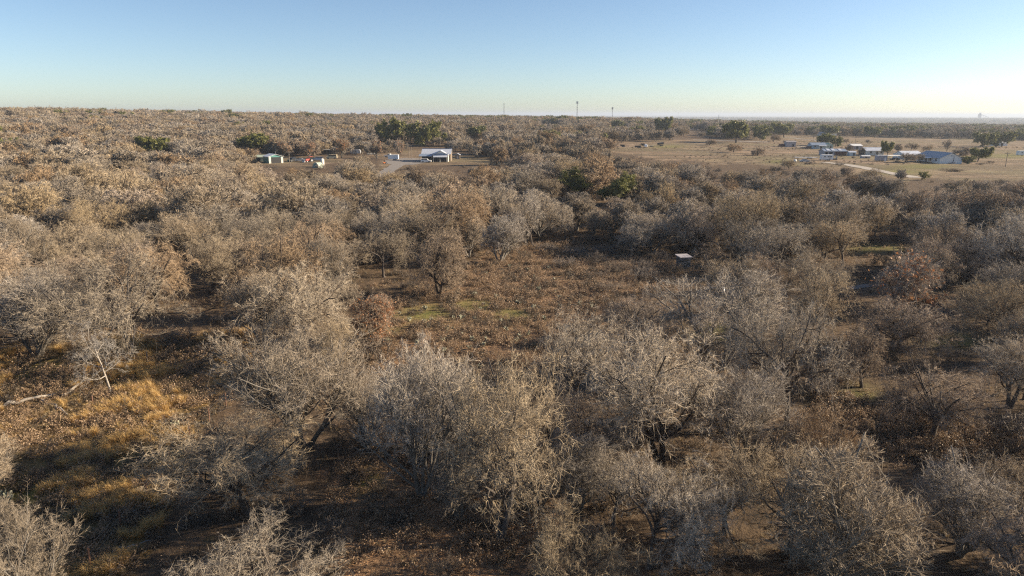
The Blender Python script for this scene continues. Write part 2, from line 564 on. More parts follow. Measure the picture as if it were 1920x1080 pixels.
def joined(a, b):
    """trunk + crown as one mesh with two material slots, for the uncountable far wood"""
    va = np.zeros(len(a.vertices) * 3, np.float32); a.vertices.foreach_get('co', va)
    vb = np.zeros(len(b.vertices) * 3, np.float32); b.vertices.foreach_get('co', vb)
    def faces(m, off):
        ls = np.zeros(len(m.polygons), np.int32); lt = ls.copy(); vi = np.zeros(len(m.loops), np.int32)
        m.polygons.foreach_get('loop_start', ls); m.polygons.foreach_get('loop_total', lt); m.loops.foreach_get('vertex_index', vi)
        q = ls[lt == 4]; t = ls[lt == 3]
        return (vi[q[:, None] + np.arange(4)] + off, vi[t[:, None] + np.arange(3)] + off)
    qa, ta = faces(a, 0); qb, tb = faces(b, len(a.vertices))
    mi = np.concatenate([np.zeros(len(qa)), np.ones(len(qb)), np.zeros(len(ta)), np.ones(len(tb))])
    return fast_mesh('tree', np.concatenate([va, vb]).reshape(-1, 3), np.concatenate([qa, qb]), np.concatenate([ta, tb]),
                     [a.materials[0], b.materials[0]], True, mi)

make_forms()
OAKS = {0: [evergreen(s, 0) for s in (5, 9, 14)], 1: [evergreen(s, 1) for s in (21, 22)]}

# ------------------------------------------------------------------ clearings (outlines read off the photograph, on the ground)
CLEAR = {
    'left_clearing': [(-300, 700), (0, 655), (190, 640), (330, 625), (480, 622), (470, 690), (400, 745), (385, 800), (330, 890), (300, 1000), (210, 1120), (-400, 1120)],
    'cactus_clearing': [(665, 640), (690, 565), (780, 545), (890, 500), (930, 462), (1060, 448), (1180, 470), (1270, 500), (1270, 545), (1170, 575), (1120, 610), (1030, 640), (1010, 690), (860, 700), (740, 690)],
    'leaf_floor': [(640, 880), (760, 850), (900, 910), (1060, 950), (1040, 1050), (900, 1090), (640, 1090), (620, 960)],
    'right_gap': [(1545, 640), (1600, 640), (1560, 740), (1700, 770), (1920, 820), (1920, 905), (1800, 880), (1620, 850), (1530, 780)],
    'right_patch': [(1720, 600), (1830, 605), (1850, 650), (1740, 660)],
    'track': [(1420, 535), (1600, 528), (1600, 552), (1430, 552)],
    'glade': [(1580, 462), (1700, 455), (1700, 478), (1590, 492)],
    'blind_lane': [(1255, 500), (1320, 495), (1330, 520), (1250, 530)],
    'yard_west': [(487, 294), (640, 288), (645, 304), (560, 314), (487, 308)],
    'yard': [(700, 290), (790, 280), (850, 284), (905, 294), (930, 302), (895, 311), (800, 309), (735, 320), (716, 326), (712, 306)],
    'yard_east': [(900, 298), (950, 298), (975, 304), (950, 310), (900, 309)],
    'mid_field': [(1135, 272), (1175, 266), (1230, 264), (1300, 261), (1345, 266), (1400, 268), (1460, 270), (1460, 312), (1390, 306), (1340, 312), (1300, 300), (1235, 302), (1190, 290), (1150, 288)],
    'east_field': [(1420, 255), (1500, 252), (1700, 256), (1960, 262), (2500, 262), (2500, 335), (1960, 338), (1800, 338), (1740, 332), (1700, 340), (1640, 328), (1590, 326), (1530, 314), (1440, 310)],
}
def cleared(px, py):
    m = np.zeros(np.shape(px), bool)
    px = np.asarray(px, float); py = np.asarray(py, float)
    far = py < 345                                  # far outlines are ragged
    px = px + np.where(far, 14 * np.sin(px * .37 + py * 1.9), 0); py = py + np.where(far, 2.2 * np.sin(px * .21 + 1.3), 0)
    for p in CLEAR.values():
        m |= in_poly(px, py, p)
    return m

GREEN = ((800, 588, 70, 22), (885, 572, 55, 14), (960, 590, 50, 14), (1645, 466, 70, 9), (1590, 742, 60, 22), (1350, 622, 55, 18), (1265, 640, 30, 14),
                           (1010, 318, 34, 5), (960, 322, 20, 4), (1690, 322, 60, 7), (1460, 303, 30, 3), (1890, 292, 60, 5), (1250, 275, 40, 3), (60, 930, 90, 30), (100, 700, 160, 30),
                           (690, 905, 30, 30), (1900, 540, 40, 12), (720, 620, 40, 12), (1730, 312, 60, 6), (1800, 640, 60, 14))      # patches of green grass
# ------------------------------------------------------------------ ground sheet
def build_ground():
    rings = np.concatenate([[0.01], 2.5 * np.exp(np.arange(0, 410) * .0240)])
    rings = rings[rings < 42000]
    fine = np.radians(np.arange(-52, 52.01, .44))
    coarse = np.radians(np.concatenate([np.arange(-180, -52, 4), []]))
    coarse2 = np.radians(np.arange(56, 180, 4))
    th = np.concatenate([coarse, fine, coarse2])
    na, nr = len(th), len(rings)
    RR, TT = np.meshgrid(rings, th, indexing='ij')
    x, y = RR * np.sin(TT), RR * np.cos(TT)
    z = height(x, y)
    V = np.stack([x, y, z], -1).reshape(-1, 3)
    i, j = np.meshgrid(np.arange(nr - 1), np.arange(na), indexing='ij')
    j2 = (j + 1) % na
    Q = np.stack([i * na + j, i * na + j2, (i + 1) * na + j2, (i + 1) * na + j], -1).reshape(-1, 4)
    px, py, f = proj(V[:, 0], V[:, 1], V[:, 2])
    front = f > 1
    rng = np.random.default_rng(3)
    jx = rng.normal(size=len(px)) * 6; jy = rng.normal(size=len(px)) * 1.2
    zone = np.zeros((len(V), 4), np.float32)
    def inp(name, s=1): return (in_poly(px + jx * s, py + jy * s, CLEAR[name]) & front)
    zone[:, 0] = np.maximum(inp('mid_field', .5), inp('east_field', .5)) * 1.0
    zone[:, 0] = np.maximum(zone[:, 0], .8 * (inp('yard', .5) | inp('yard_east', .5) | inp('yard_west', .5)))
    zone[:, 1] = inp('left_clearing', 2)
    zone[:, 3] = np.maximum(inp('leaf_floor', 3), .65 * inp('cactus_clearing', 2))
    for gx, gy, rx, ry in GREEN:
        e = ((px - gx) / rx) ** 2 + ((py - gy) / ry) ** 2
        zone[:, 2] = np.maximum(zone[:, 2], np.where(front, np.exp(-e * 1.2), 0))
    me = fast_mesh('ground', V, Q, None, [ground_mat()])
    a = me.color_attributes.new('zone', 'FLOAT_COLOR', 'POINT')
    a.data.foreach_set('color', zone.ravel())
    o = link('ground', me)
    tag(o, kind='structure')

def ground_mat():
    def b(t, p):
        pos = geo_pos(t)
        at = N(t, 'ShaderNodeVertexColor', layer_name='zone')
        sp = N(t, 'ShaderNodeSeparateColor'); t.links.new(at.outputs[0], sp.inputs[0])
        big = noise(t, .05, 5, .6, pos); mid = noise(t, .55, 6, .65, pos); fin = noise(t, 7, 5, .7, pos)
        base = ramp(t, mid, [(.25, (.045, .034, .024)), (.45, (.095, .07, .047)), (.6, (.14, .10, .066)), (.75, (.075, .068, .036))])
        base = mixc(t, ramp(t, big, [(.4, (0, 0, 0)), (.65, (.6, .6, .6))]), base, (.125, .088, .058))
        fld = ramp(t, noise(t, .08, 6, .65, pos), [(.28, (.10, .075, .05)), (.42, (.17, .125, .083)), (.55, (.27, .195, .13)), (.72, (.38, .28, .195))])
        fld = mixc(t, ramp(t, noise(t, .02, 3, .5, pos), [(.48, (0, 0, 0)), (.62, (.6, .6, .6))]), fld, (.17, .155, .08))
        st = N(t, 'ShaderNodeMapping'); st.inputs['Scale'].default_value = (.012, .07, 1); st.inputs['Rotation'].default_value = (0, 0, .12); t.links.new(pos, st.inputs[0])
        fld = mixc(t, ramp(t, noise(t, 1.0, 5, .65, st.outputs[0]), [(.42, (0, 0, 0)), (.60, (.8, .8, .8))]), fld, (.125, .10, .062))
        gold = ramp(t, mid, [(.3, (.10, .072, .035)), (.5, (.24, .155, .06)), (.7, (.36, .24, .09))])
        grn = ramp(t, mid, [(.3, (.10, .10, .035)), (.7, (.21, .205, .06))])
        lit = ramp(t, fin, [(.3, (.14, .08, .045)), (.5, (.30, .18, .10)), (.7, (.44, .30, .18))])
        def soft(s, k=1.2):
            return math2(t, 'MULTIPLY', s, ramp(t, noise(t, .35, 5, .7, pos), [(.3, (.25,) * 3), (.55, (1,) * 3)]))
        c = mixc(t, sp.outputs[0], base, fld)
        c = mixc(t, soft(sp.outputs[1]), c, gold)
        c = mixc(t, soft(at.outputs[1]), c, lit)
        c = mixc(t, soft(sp.outputs[2]), c, grn)
        c = mixc(t, .55, c, mixc(t, 1.0, c, ramp(t, fin, [(.3, (.45,) * 3), (.7, (1.45,) * 3)]), 'MULTIPLY'))
        # far off the eye meets a brown and olive patchwork of woods and pastures
        ln = N(t, 'ShaderNodeVectorMath', operation='LENGTH'); t.links.new(pos, ln.inputs[0])
        mr = N(t, 'ShaderNodeMapRange'); mr.inputs[1].default_value = 1500; mr.inputs[2].default_value = 4000
        t.links.new(ln.outputs['Value'], mr.inputs[0])
        patch = ramp(t, noise(t, .0035, 6, .65, pos), [(.35, (.075, .07, .05)), (.55, (.13, .11, .08)), (.66, (.26, .21, .145))])
        c = mixc(t, mr.outputs[0], c, patch)
        t.links.new(c, p.inputs['Base Color'])
        p.inputs['Roughness'].default_value = .95
        p.inputs['Specular IOR Level'].default_value = .1
        bp = N(t, 'ShaderNodeBump'); bp.inputs['Strength'].default_value = .9; bp.inputs['Distance'].default_value = .25
        hgt = math2(t, 'ADD', math2(t, 'MULTIPLY', mid, 1.6), math2(t, 'MULTIPLY', fin, .35))
        t.links.new(hgt, bp.inputs['Height']); t.links.new(bp.outputs[0], p.inputs['Normal'])
    return mat('ground_soil', b)

build_ground()

# ------------------------------------------------------------------ trees one can tell apart
def place_tree(name, form, base, h, wd, rz, lean=None):
    tm, cm, H, W, _ = form
    sz = h / H; sx = wd / W
    sx = min(max(sx, sz * .6), sz * 1.7)
    e = empty(name, base, rz, (sx, sx, sz))
    if lean: e.rotation_euler = (lean[0], lean[1], rz)
    link('trunk', tm, e); link('crown', cm, e)
    return e

THINGS = []        # (object, pixel x, pixel y of the middle, short words that name it as a landmark or None)
INDIV = []         # trees whose label is worked out from their neighbours
TAKEN = []         # (x, y, radius) of placed crowns

PROTECT = []      # picture boxes that scattered trees may not stand in front of: x0, x1, top, bottom, depth
def hero(kind, bx, by, ty, wpx, name, label, land=None, v=None, lod=None, lean=None, cat='tree', group=None):
    b = G(bx, by)
    d = ray(bx, ty); f = math.hypot(b.x, b.y) / math.hypot(d[0], d[1])
    h = CAM_H + d[2] * f - b.z
    depth = float((np.array(b) - np.array([0, 0, CAM_H])) @ CF)
    wd = wpx * depth / FOC
    h *= 1.03
    lod = (0 if depth < 135 else 1) if lod is None else lod
    L = TREES[(kind, lod)] if kind != 'oak' else OAKS[0 if depth < 250 else 1]
    k = (int(bx * 7 + by * 3) % len(L)) if v is None else v % len(L)
    e = place_tree(name, L[k], b, h, wd, (bx * 1.7 + by) % 6.28, lean)
    tag(e, label, cat, group)
    TAKEN.append((b.x, b.y, wd / 2))
    kx, ky = (.45, .75) if kind == 'oak' else (.32, .42)
    PROTECT.append((bx - wpx * kx, bx + wpx * kx, ty, ty + (by - ty) * ky, depth))
    cx, cy = bx, (by + ty) / 2
    if label is None:
        INDIV.append((e, cx, cy, kind))
    THINGS.append((e, cx, cy, land))
    return e

G_NEAR = 'bare trees standing in the brush'
hero('vase', 70, 668, 512, 135, 'bare_tree', 'pale fan-shaped bare tree with many straight stems beside the left clearing', 'pale fan-shaped tree', 0, group=G_NEAR)
hero('spread', 245, 662, 482, 280, 'bare_tree', 'wide yellowish domed bare tree behind the bleached twisted tree', 'wide yellowish dome', 1, group=G_NEAR)
hero('dead', 207, 738, 592, 125, 'dead_tree', 'bleached twisted dead tree standing above the fallen logs', 'bleached dead tree', 0, group=None)
hero('vase', 55, 522, 412, 125, 'bare_tree', 'slim pale tree rising at the left edge behind the fan-shaped one', None, 1, group=G_NEAR)
hero('spread', 565, 662, 497, 270, 'bare_tree', 'broad grey dome of a bare tree with dark limbs left of the cactus clearing', 'broad grey dome', 2, group=G_NEAR)
hero('vase', 575, 838, 618, 290, 'bare_tree', 'big pale bare tree with forked stems right of the fence line', 'big pale forked tree', 2, group=G_NEAR)
hero('vase', 790, 932, 640, 215, 'bare_tree', 'tall straight-stemmed grey bare tree lit orange at its foot', 'tall straight-stemmed tree', 2, group=G_NEAR)
hero('spread', 938, 1018, 690, 270, 'bare_tree', 'old dark-trunked tree with a broken limb in the bottom centre', 'old dark-trunked tree', 0, group=G_NEAR)
hero('spread', 470, 968, 795, 320, 'bare_tree', 'low dense domed tree beside the fence posts', 'low dense dome by the fence', 0, group=G_NEAR)
hero('spread', 500, 1165, 985, 330, 'bare_tree', 'tangled bare tree cut by the bottom edge below the low dome', None, 1, group=G_NEAR)
hero('vase', 55, 1150, 945, 210, 'bare_tree', 'pale wind-swept bare tree in the bottom left corner', 'wind-swept corner tree', 1, group=G_NEAR)
hero('vase', -25, 935, 800, 190, 'bare_tree', 'pale bare branches reaching in at the left edge above the golden grass', None, 0, group=G_NEAR)
hero('spread', 1080, 778, 590, 175, 'bare_tree', 'slender two-trunked grey tree at the lower end of the cactus clearing', 'slender two-trunked tree', 1, group=G_NEAR)
hero('vase', 1350, 692, 515, 270, 'bare_tree', 'wide many-stemmed grey tree in front of the hunting blind', 'wide many-stemmed tree', 1, group=G_NEAR)
hero('spread', 1475, 802, 560, 190, 'bare_tree', 'grey tree with bright drooping branch ends left of the dark gap', 'drooping grey tree', 2, group=G_NEAR)
hero('spread', 1240, 884, 620, 300, 'bare_tree', 'large rounded grey tree right of the bottom centre', 'large rounded grey tree', 0, group=G_NEAR)
hero('vase', 1400, 890, 700, 200, 'bare_tree', None, None, 2, group=G_NEAR)
hero('round', 1672, 657, 556, 170, 'bare_tree', 'drooping brown tree just below the orange-flecked one', 'drooping brown tree', 1, group=G_NEAR)
hero('round', 1615, 727, 625, 115, 'bare_tree', 'small bushy brown tree beside the dark grassy gap', 'small bushy tree', 2, group=G_NEAR)
hero('round', 1748, 828, 700, 215, 'bare_tree', 'round dense tree with two dark trunks near the right edge', 'round two-trunked tree', 0, group=G_NEAR)
hero('spread', 1868, 645, 512, 160, 'bare_tree', None, None, 3, group=G_NEAR)
hero('spread', 1892, 765, 640, 180, 'bare_tree', None, None, 0, group=G_NEAR)
hero('spread', 1512, 550, 465, 125, 'bare_tree', 'small domed tree beside the dirt track', 'small domed tree by the track', 1, group=G_NEAR)
hero('round', 824, 556, 438, 140, 'bare_tree', 'leaning tree with a hanging golden-brown crown at the clearing edge', 'leaning golden-brown tree', 1, lean=(0, R(10)), group=G_NEAR)
hero('spread', 720, 520, 430, 120, 'bare_tree', 'dark-trunked tree just left of the leaning golden-brown tree', None, 2, group=G_NEAR)
hero('spread', 1418, 474, 356, 150, 'bare_tree', 'tall dark gnarled tree standing behind the hunting blind to its right', 'tall dark gnarled tree', 3, 0, group=G_NEAR)
hero('vase', 938, 492, 402, 85, 'bare_tree', 'pale fan of stems at the head of the cactus clearing', 'pale fan of stems', 0, group=G_NEAR)
hero('spread', 997, 462, 368, 85, 'bare_tree', None, None, 1, group=G_NEAR)
hero('spread', 400, 545, 440, 130, 'bare_tree', 'dark-limbed tan tree right of the wide yellowish dome', None, 0, group=G_NEAR)
hero('vase', 625, 545, 442, 130, 'bare_tree', None, None, 3, group=G_NEAR)
hero('vase', 1560, 472, 374, 120, 'bare_tree', None, None, 1, group=G_NEAR)
hero('spread', 1640, 457, 384, 65, 'bare_tree', None, None, 2, group=G_NEAR)
hero('round', 1815, 533, 455, 135, 'bare_tree', None, None, 2, group=G_NEAR)
hero('spread', 1750, 545, 470, 100, 'bare_tree', None, None, 1, group=G_NEAR)
hero('vase', 1590, 1120, 850, 430, 'bare_tree', 'huge spreading grey tree filling the bottom right', 'huge spreading tree', 3, group=G_NEAR)
hero('spread', 1480, 1040, 835, 260, 'bare_tree', None, None, 1, group=G_NEAR)
hero('vase', 1800, 1040, 860, 270, 'bare_tree', None, None, 0, group=G_NEAR)
hero('spread', 1215, 1065, 860, 260, 'bare_tree', None, None, 2, group=G_NEAR)
hero('vase', 1085, 960, 820, 150, 'bare_tree', None, None, 0, group=G_NEAR)
hero('vase', 1012, 955, 830, 110, 'bare_tree', None, None, 1, group=G_NEAR)
hero('vase', 862, 975, 850, 110, 'bare_tree', None, None, 0, group=G_NEAR)
hero('spread', 1150, 985, 850, 170, 'bare_tree', None, None, 1, group=G_NEAR)
hero('vase', 690, 838, 690, 130, 'bare_tree', None, None, 1, group=G_NEAR)
hero('vase', 875, 842, 695, 150, 'bare_tree', None, None, 2, group=G_NEAR)
hero('spread', 1060, 452, 384, 85, 'bare_tree', None, None, 2, group=G_NEAR)
hero('vase', 1112, 448, 395, 60, 'bare_tree', None, None, 1, group=G_NEAR)
hero('spread', 968, 455, 380, 70, 'bare_tree', None, None, 0, group=G_NEAR)
hero('round', 1150, 452, 400, 70, 'bare_tree', None, None, 0, group=G_NEAR)
hero('round', 1195, 645, 560, 140, 'bare_tree', 'dark low tree left of the wide many-stemmed tree', None, 0, group=G_NEAR)
hero('spread', 175, 475, 375, 125, 'bare_tree', None, None, 3, group=G_NEAR)
hero('round', 1090, 860, 740, 120, 'bare_tree', None, None, 1, group=G_NEAR)
hero('spread', 1360, 1000, 850, 220, 'bare_tree', None, None, 3, group=G_NEAR)
hero('spread', 1060, 1130, 960, 220, 'bare_tree', None, None, 1, group=G_NEAR)
hero('spread', 1910, 1010, 870, 190, 'bare_tree', None, None, 2, group=G_NEAR)
hero('round', 1290, 800, 690, 150, 'bare_tree', None, None, 2, group=G_NEAR)
hero('spread', 640, 720, 600, 120, 'bare_tree', None, None, 2, group=G_NEAR)
hero('round', 1545, 900, 760, 150, 'bare_tree', None, None, 0, group=G_NEAR)
hero('spread', 1190, 480, 420, 80, 'bare_tree', None, None, 0, group=G_NEAR)
# the tree with last orange leaves, and a rust-coloured one
def leafy(e, form, n, size, m, seed):
    rng = np.random.default_rng(seed)
    tips = form[4].reshape(-1, 3)
    C = tips[rng.integers(0, len(tips), n)] + rng.normal(size=(n, 3)) * .08
    a = Acc(); leaf_quads(a, C, size, rng)
    link('leaves', a.mesh('leaves', [m], False), e)
e = hero('round', 1668, 578, 473, 165, 'bare_tree', 'domed tree flecked with last orange leaves near the dirt track', 'orange-flecked tree', 2, group=G_NEAR)
leafy(e, TREES[('round', 0)][2], 900, .16, M_RUST, 4)
e = hero('round', 692, 642, 555, 95, 'bare_tree', 'small rust-brown tree at the left edge of the cactus clearing', 'rust-brown tree', 1, group=G_NEAR)
leafy(e, TREES[('round', 0)][1], 2500, .14, M_RUST, 5)
# trees with rust leaves behind the farm yard
for q, (bx, by, ty, wp, lb) in enumerate(((707, 297, 264, 22, 'small rust-leaved tree left of the white cargo trailer'), (748, 298, 262, 22, 'small rust-leaved tree beside the utility poles of the farm yard'),
                           (640, 296, 262, 30, 'rust-tinged tree behind the parked trailers of the farm yard'), (530, 293, 264, 40, 'rust-tinged tree behind the teal shed'),
                           (580, 294, 265, 40, 'rust-tinged tree behind the red tractor'))):
    e = hero('vase', bx, by, ty, wp, 'bare_tree', lb, None, q, 1, group='rust-leaved trees behind the farm yard')
    leafy(e, TREES[('vase', 1)][q % 3], 700, .3, M_RUST, 10 + q)
# evergreen oaks
GO = 'evergreen oaks'
for bx, by, ty, wp, lb, ld in (
        (1095, 376, 320, 105, 'dark green evergreen oak in the middle of the bare wood', 'green oak in the bare wood'), (1155, 384, 328, 80, 'right one of the two evergreen oaks in the middle of the bare wood', None),
        (298, 292, 258, 64, 'lone evergreen oak with a yellow-green crown left of the farm yard', 'lone yellow-green oak'),
        (470, 286, 253, 70, 'evergreen oak behind bare trees left of the teal shed', 'oak left of the teal shed'),
        (743, 270, 225, 58, 'leftmost dark oak behind the farm yard', 'leftmost oak behind the yard'), (797, 274, 230, 62, 'round yellow-green oak behind the metal barn', 'oak behind the barn'), (720, 266, 234, 34, 'small oak left of the pair behind the barn', None),
        (890, 262, 238, 40, 'small oak in the wood right of the barn', None),
        (1380, 268, 229, 60, 'tall oak at the far edge of the middle field beside a steel pole', 'tall oak by the field'),
        (1240, 250, 221, 36, 'oak on the skyline left of the tall poles', None), (1160, 240, 226, 40, 'oak on the skyline below the left one of the two masts', None), (1030, 236, 222, 34, 'oak on the skyline left of the tallest mast', None),
        (1545, 273, 252, 40, 'dark evergreen oak beside the blue-roofed house', 'dark oak by the blue-roofed house'), (1566, 275, 256, 24, 'smaller right half of the oak pair by the blue-roofed house', None),
        (1664, 292, 266, 24, 'narrow dark evergreen left of the white house', 'narrow dark evergreen'),
        (1843, 276, 250, 42, 'left one of the two big oaks beyond the white house', 'big oaks beyond the house'), (1878, 275, 248, 46, 'right one of the two big oaks beyond the white house', None),
        (1833, 303, 277, 40, 'round-topped oak just right of the white house', 'round-topped oak'), (1812, 307, 293, 30, 'low dark evergreen bush against the white house', None),
        (1425, 262, 236, 40, 'oak at the wood edge behind the left part of the east field', None), (1470, 258, 232, 44, 'yellowish oak at the wood edge above the grey container', None), (1560, 256, 236, 40, 'yellow-green oak behind the far white house', None),
        (1600, 255, 239, 26, 'dark oak right of the far white house', None), (1690, 257, 236, 50, 'wide oak at the wood edge near a steel pole', None), (1640, 258, 238, 36, 'oak left of the steel pole at the wood edge', None), (1730, 337, 322, 24, 'small dark evergreen below the gravel drive', None)):
    e = hero('oak', bx, by, ty, wp, 'evergreen_oak', lb, ld, group=GO)
# ------------------------------------------------------------------ built things: mesh helper
class MB:
    def __init__(s): s.v, s.f = [], []
    def box(s, x0, x1, y0, y1, z0, z1):
        n = len(s.v)
        s.v += [(x, y, z) for z in (z0, z1) for y in (y0, y1) for x in (x0, x1)]
        s.f += [tuple(n + i for i in q) for q in ((0, 2, 3, 1), (4, 5, 7, 6), (0, 1, 5, 4), (2, 6, 7, 3), (0, 4, 6, 2), (1, 3, 7, 5))]
        return s
    def prism(s, prof, y0, y1, axis='y'):
        """extrude an outline (x,z) from y0 to y1; with axis 'x' the outline is (y,z) and runs from x0 to x1"""
        n = len(s.v); m = len(prof)
        for q in (y0, y1):
            s.v += [((a, q, b) if axis == 'y' else (q, a, b)) for a, b in prof]
        s.f += [tuple(range(n, n + m)), tuple(range(n + 2 * m - 1, n + m - 1, -1))]
        s.f += [(n + i, n + m + i, n + m + (i + 1) % m, n + (i + 1) % m) for i in range(m)]
        return s
    def slab(s, a, b, c, d, th):
        """sheet through four corners with a thickness downwards"""
        n = len(s.v)
        s.v += [tuple(p) for p in (a, b, c, d)] + [(p[0], p[1], p[2] - th) for p in (a, b, c, d)]
        s.f += [tuple(n + i for i in q) for q in ((0, 1, 2, 3), (7, 6, 5, 4), (0, 4, 5, 1), (1, 5, 6, 2), (2, 6, 7, 3), (3, 7, 4, 0))]
        return s
    def rod(s, p, q, r0, r1=None, n=8):
        p, q = Vector(p), Vector(q); r1 = r0 if r1 is None else r1
        d = (q - p).normalized(); a = d.orthogonal().normalized(); b = d.cross(a)
        k = len(s.v)
        for c, r in ((p, r0), (q, r1)):
            s.v += [tuple(c + (a * math.cos(t) + b * math.sin(t)) * r) for t in [6.28318 * i / n for i in range(n)]]
        s.f += [(k + i, k + (i + 1) % n, k + n + (i + 1) % n, k + n + i) for i in range(n)]
        s.f += [tuple(k + n - 1 - i for i in range(n)), tuple(k + n + i for i in range(n))]
        return s
    def build(s, name, m, parent=None, smooth=False):
        me = bpy.data.meshes.new(name); me.from_pydata(s.v, [], s.f); me.materials.append(m)
        import bmesh
        bm = bmesh.new(); bm.from_mesh(me); bmesh.ops.recalc_face_normals(bm, faces=bm.faces); bm.to_mesh(me); bm.free()
        if smooth:
            for p in me.polygons: p.use_smooth = True
        return link(name, me, parent)

WHITE = plain('white_paint', (.72, .72, .70), .5)
CREAM = plain('cream_siding', (.66, .64, .57), .6)
TEAL = plain('teal_sheet_metal', (.10, .27, .25), .45)
PALEGREEN = plain('pale_green_sheet', (.36, .42, .33), .55)
GALV = plain('galvanised_roof', (.60, .63, .68), .42, .25)
BLUEROOF = plain('blue_grey_roof', (.20, .25, .33), .5)
SHINGLE = plain('dark_shingles', (.34, .36, .40), .85)
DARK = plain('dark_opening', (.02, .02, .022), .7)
GLASS = plain('dark_glass', (.025, .03, .035), .12)
RUBBER = plain('tyre_rubber', (.02, .02, .02), .8)
STEEL = plain('grey_steel', (.32, .33, .34), .45, .6)
WOODM = plain('weathered_wood', (.17, .135, .10), .85)
POLEM = plain('pole_timber', (.20, .165, .13), .85)
MAROON = plain('maroon_paint', (.13, .035, .035), .6)
REDP = plain('red_paint', (.50, .055, .035), .45)
GREYBOX = plain('grey_cladding', (.34, .32, .33), .7)
BRICK = plain('red_brown_walls', (.15, .065, .045), .8)
MINT = plain('mint_boards', (.34, .42, .38), .6)
SKYBLUE = plain('pale_blue_walls', (.38, .46, .50), .6)
BLACKP = plain('black_paint', (.018, .019, .022), .35)
SILVER = plain('silver_paint', (.42, .43, .44), .35, .4)
BLUEP = plain('blue_paint', (.05, .085, .16), .35)
CONC = plain('concrete', (.40, .38, .35), .85)
ORANGE = plain('orange_paint', (.55, .16, .03), .5)
BUFF = plain('buff_paint', (.50, .44, .30), .6)

def gravel(name, c0, c1):
    def b(t, p):
        pos = geo_pos(t)
        c = ramp(t, noise(t, .9, 6, .7, pos), [(.3, c0), (.7, c1)])
        t.links.new(c, p.inputs['Base Color']); p.inputs['Roughness'].default_value = .95
    return mat(name, b)
GRAVEL = gravel('pale_gravel', (.23, .205, .175), (.42, .38, .33))
CALICHE = gravel('grey_gravel', (.13, .115, .10), (.24, .215, .19))

def strip(name, pts, width, m, label_kind='structure', lift=.05):
    """a road laid on the ground along points, edges a little uneven"""
    r = random.Random(len(pts) * 7 + int(width * 10))
    P_ = [Vector(p) for p in pts]
    Q_ = []
    for a, b in zip(P_[:-1], P_[1:]):
        n = max(2, int((b - a).length / 3))
        Q_ += [a.lerp(b, i / n) for i in range(n)]
    Q_.append(P_[-1])
    for _ in range(4):
        Q_ = [Q_[0]] + [(Q_[i - 1] + Q_[i] * 2 + Q_[i + 1]) / 4 for i in range(1, len(Q_) - 1)] + [Q_[-1]]
    V, F = [], []
    for i, p in enumerate(Q_):
        d = (Q_[min(i + 1, len(Q_) - 1)] - Q_[max(i - 1, 0)]); d.z = 0; d.normalize()
        s_ = Vector((-d.y, d.x, 0))
        for k in (-1, -.4, .4, 1):
            q = p + s_ * width * .5 * (k * (1 + r.uniform(-.18, .18)))
            V.append((q.x, q.y, hz(q.x, q.y) + lift))
    for i in range(len(Q_) - 1):
        for k in range(3):
            F.append((i * 4 + k, i * 4 + k + 1, i * 4 + k + 5, i * 4 + k + 4))
    o = link(name, fast_mesh(name, np.array(V), np.array(F), None, [m]))
    tag(o, kind=label_kind)
    return o

def patch(name, poly_px, m, lift=.06, n=26):
    """a yard surface: a sheet following the ground inside an outline"""
    C = [G(*p) for p in poly_px]
    g = np.array([[c.x, c.y] for c in C])
    ctr = g.mean(0)
    V = [(ctr[0], ctr[1], hz(*ctr) + lift)]; F = []
    rings = 5
    m_ = len(g)
    for k in range(1, rings + 1):
        for q in g:
            p = ctr + (q - ctr) * k / rings
            V.append((p[0], p[1], hz(*p) + lift))
    for i in range(m_): F.append((0, 1 + i, 1 + (i + 1) % m_))
    Q = []
    for k in range(rings - 1):
        for i in range(m_):
            Q.append((1 + k * m_ + i, 1 + (k + 1) * m_ + i, 1 + (k + 1) * m_ + (i + 1) % m_, 1 + k * m_ + (i + 1) % m_))
    o = link(name, fast_mesh(name, np.array(V), np.array(Q), np.array(F), [m]))
    tag(o, kind='structure')
    return o

def protect(bx, by, w_px, top, d=None):
    b = G(bx, by)
    PROTECT.append((bx - w_px / 2, bx + w_px / 2, top, by, float((np.array(b) - np.array([0, 0, CAM_H])) @ CF)))
def mpp(bx, by):
    b = G(bx, by)
    return float((np.array(b) - np.array([0, 0, CAM_H])) @ CF) / FOC
def thing(name, bx, by, label, cat, rz=0, group=None, land=None):
    e = empty(name, G(bx, by), rz)
    tag(e, label, cat, group)
    THINGS.append((e, bx, by - 6, land))
    return e

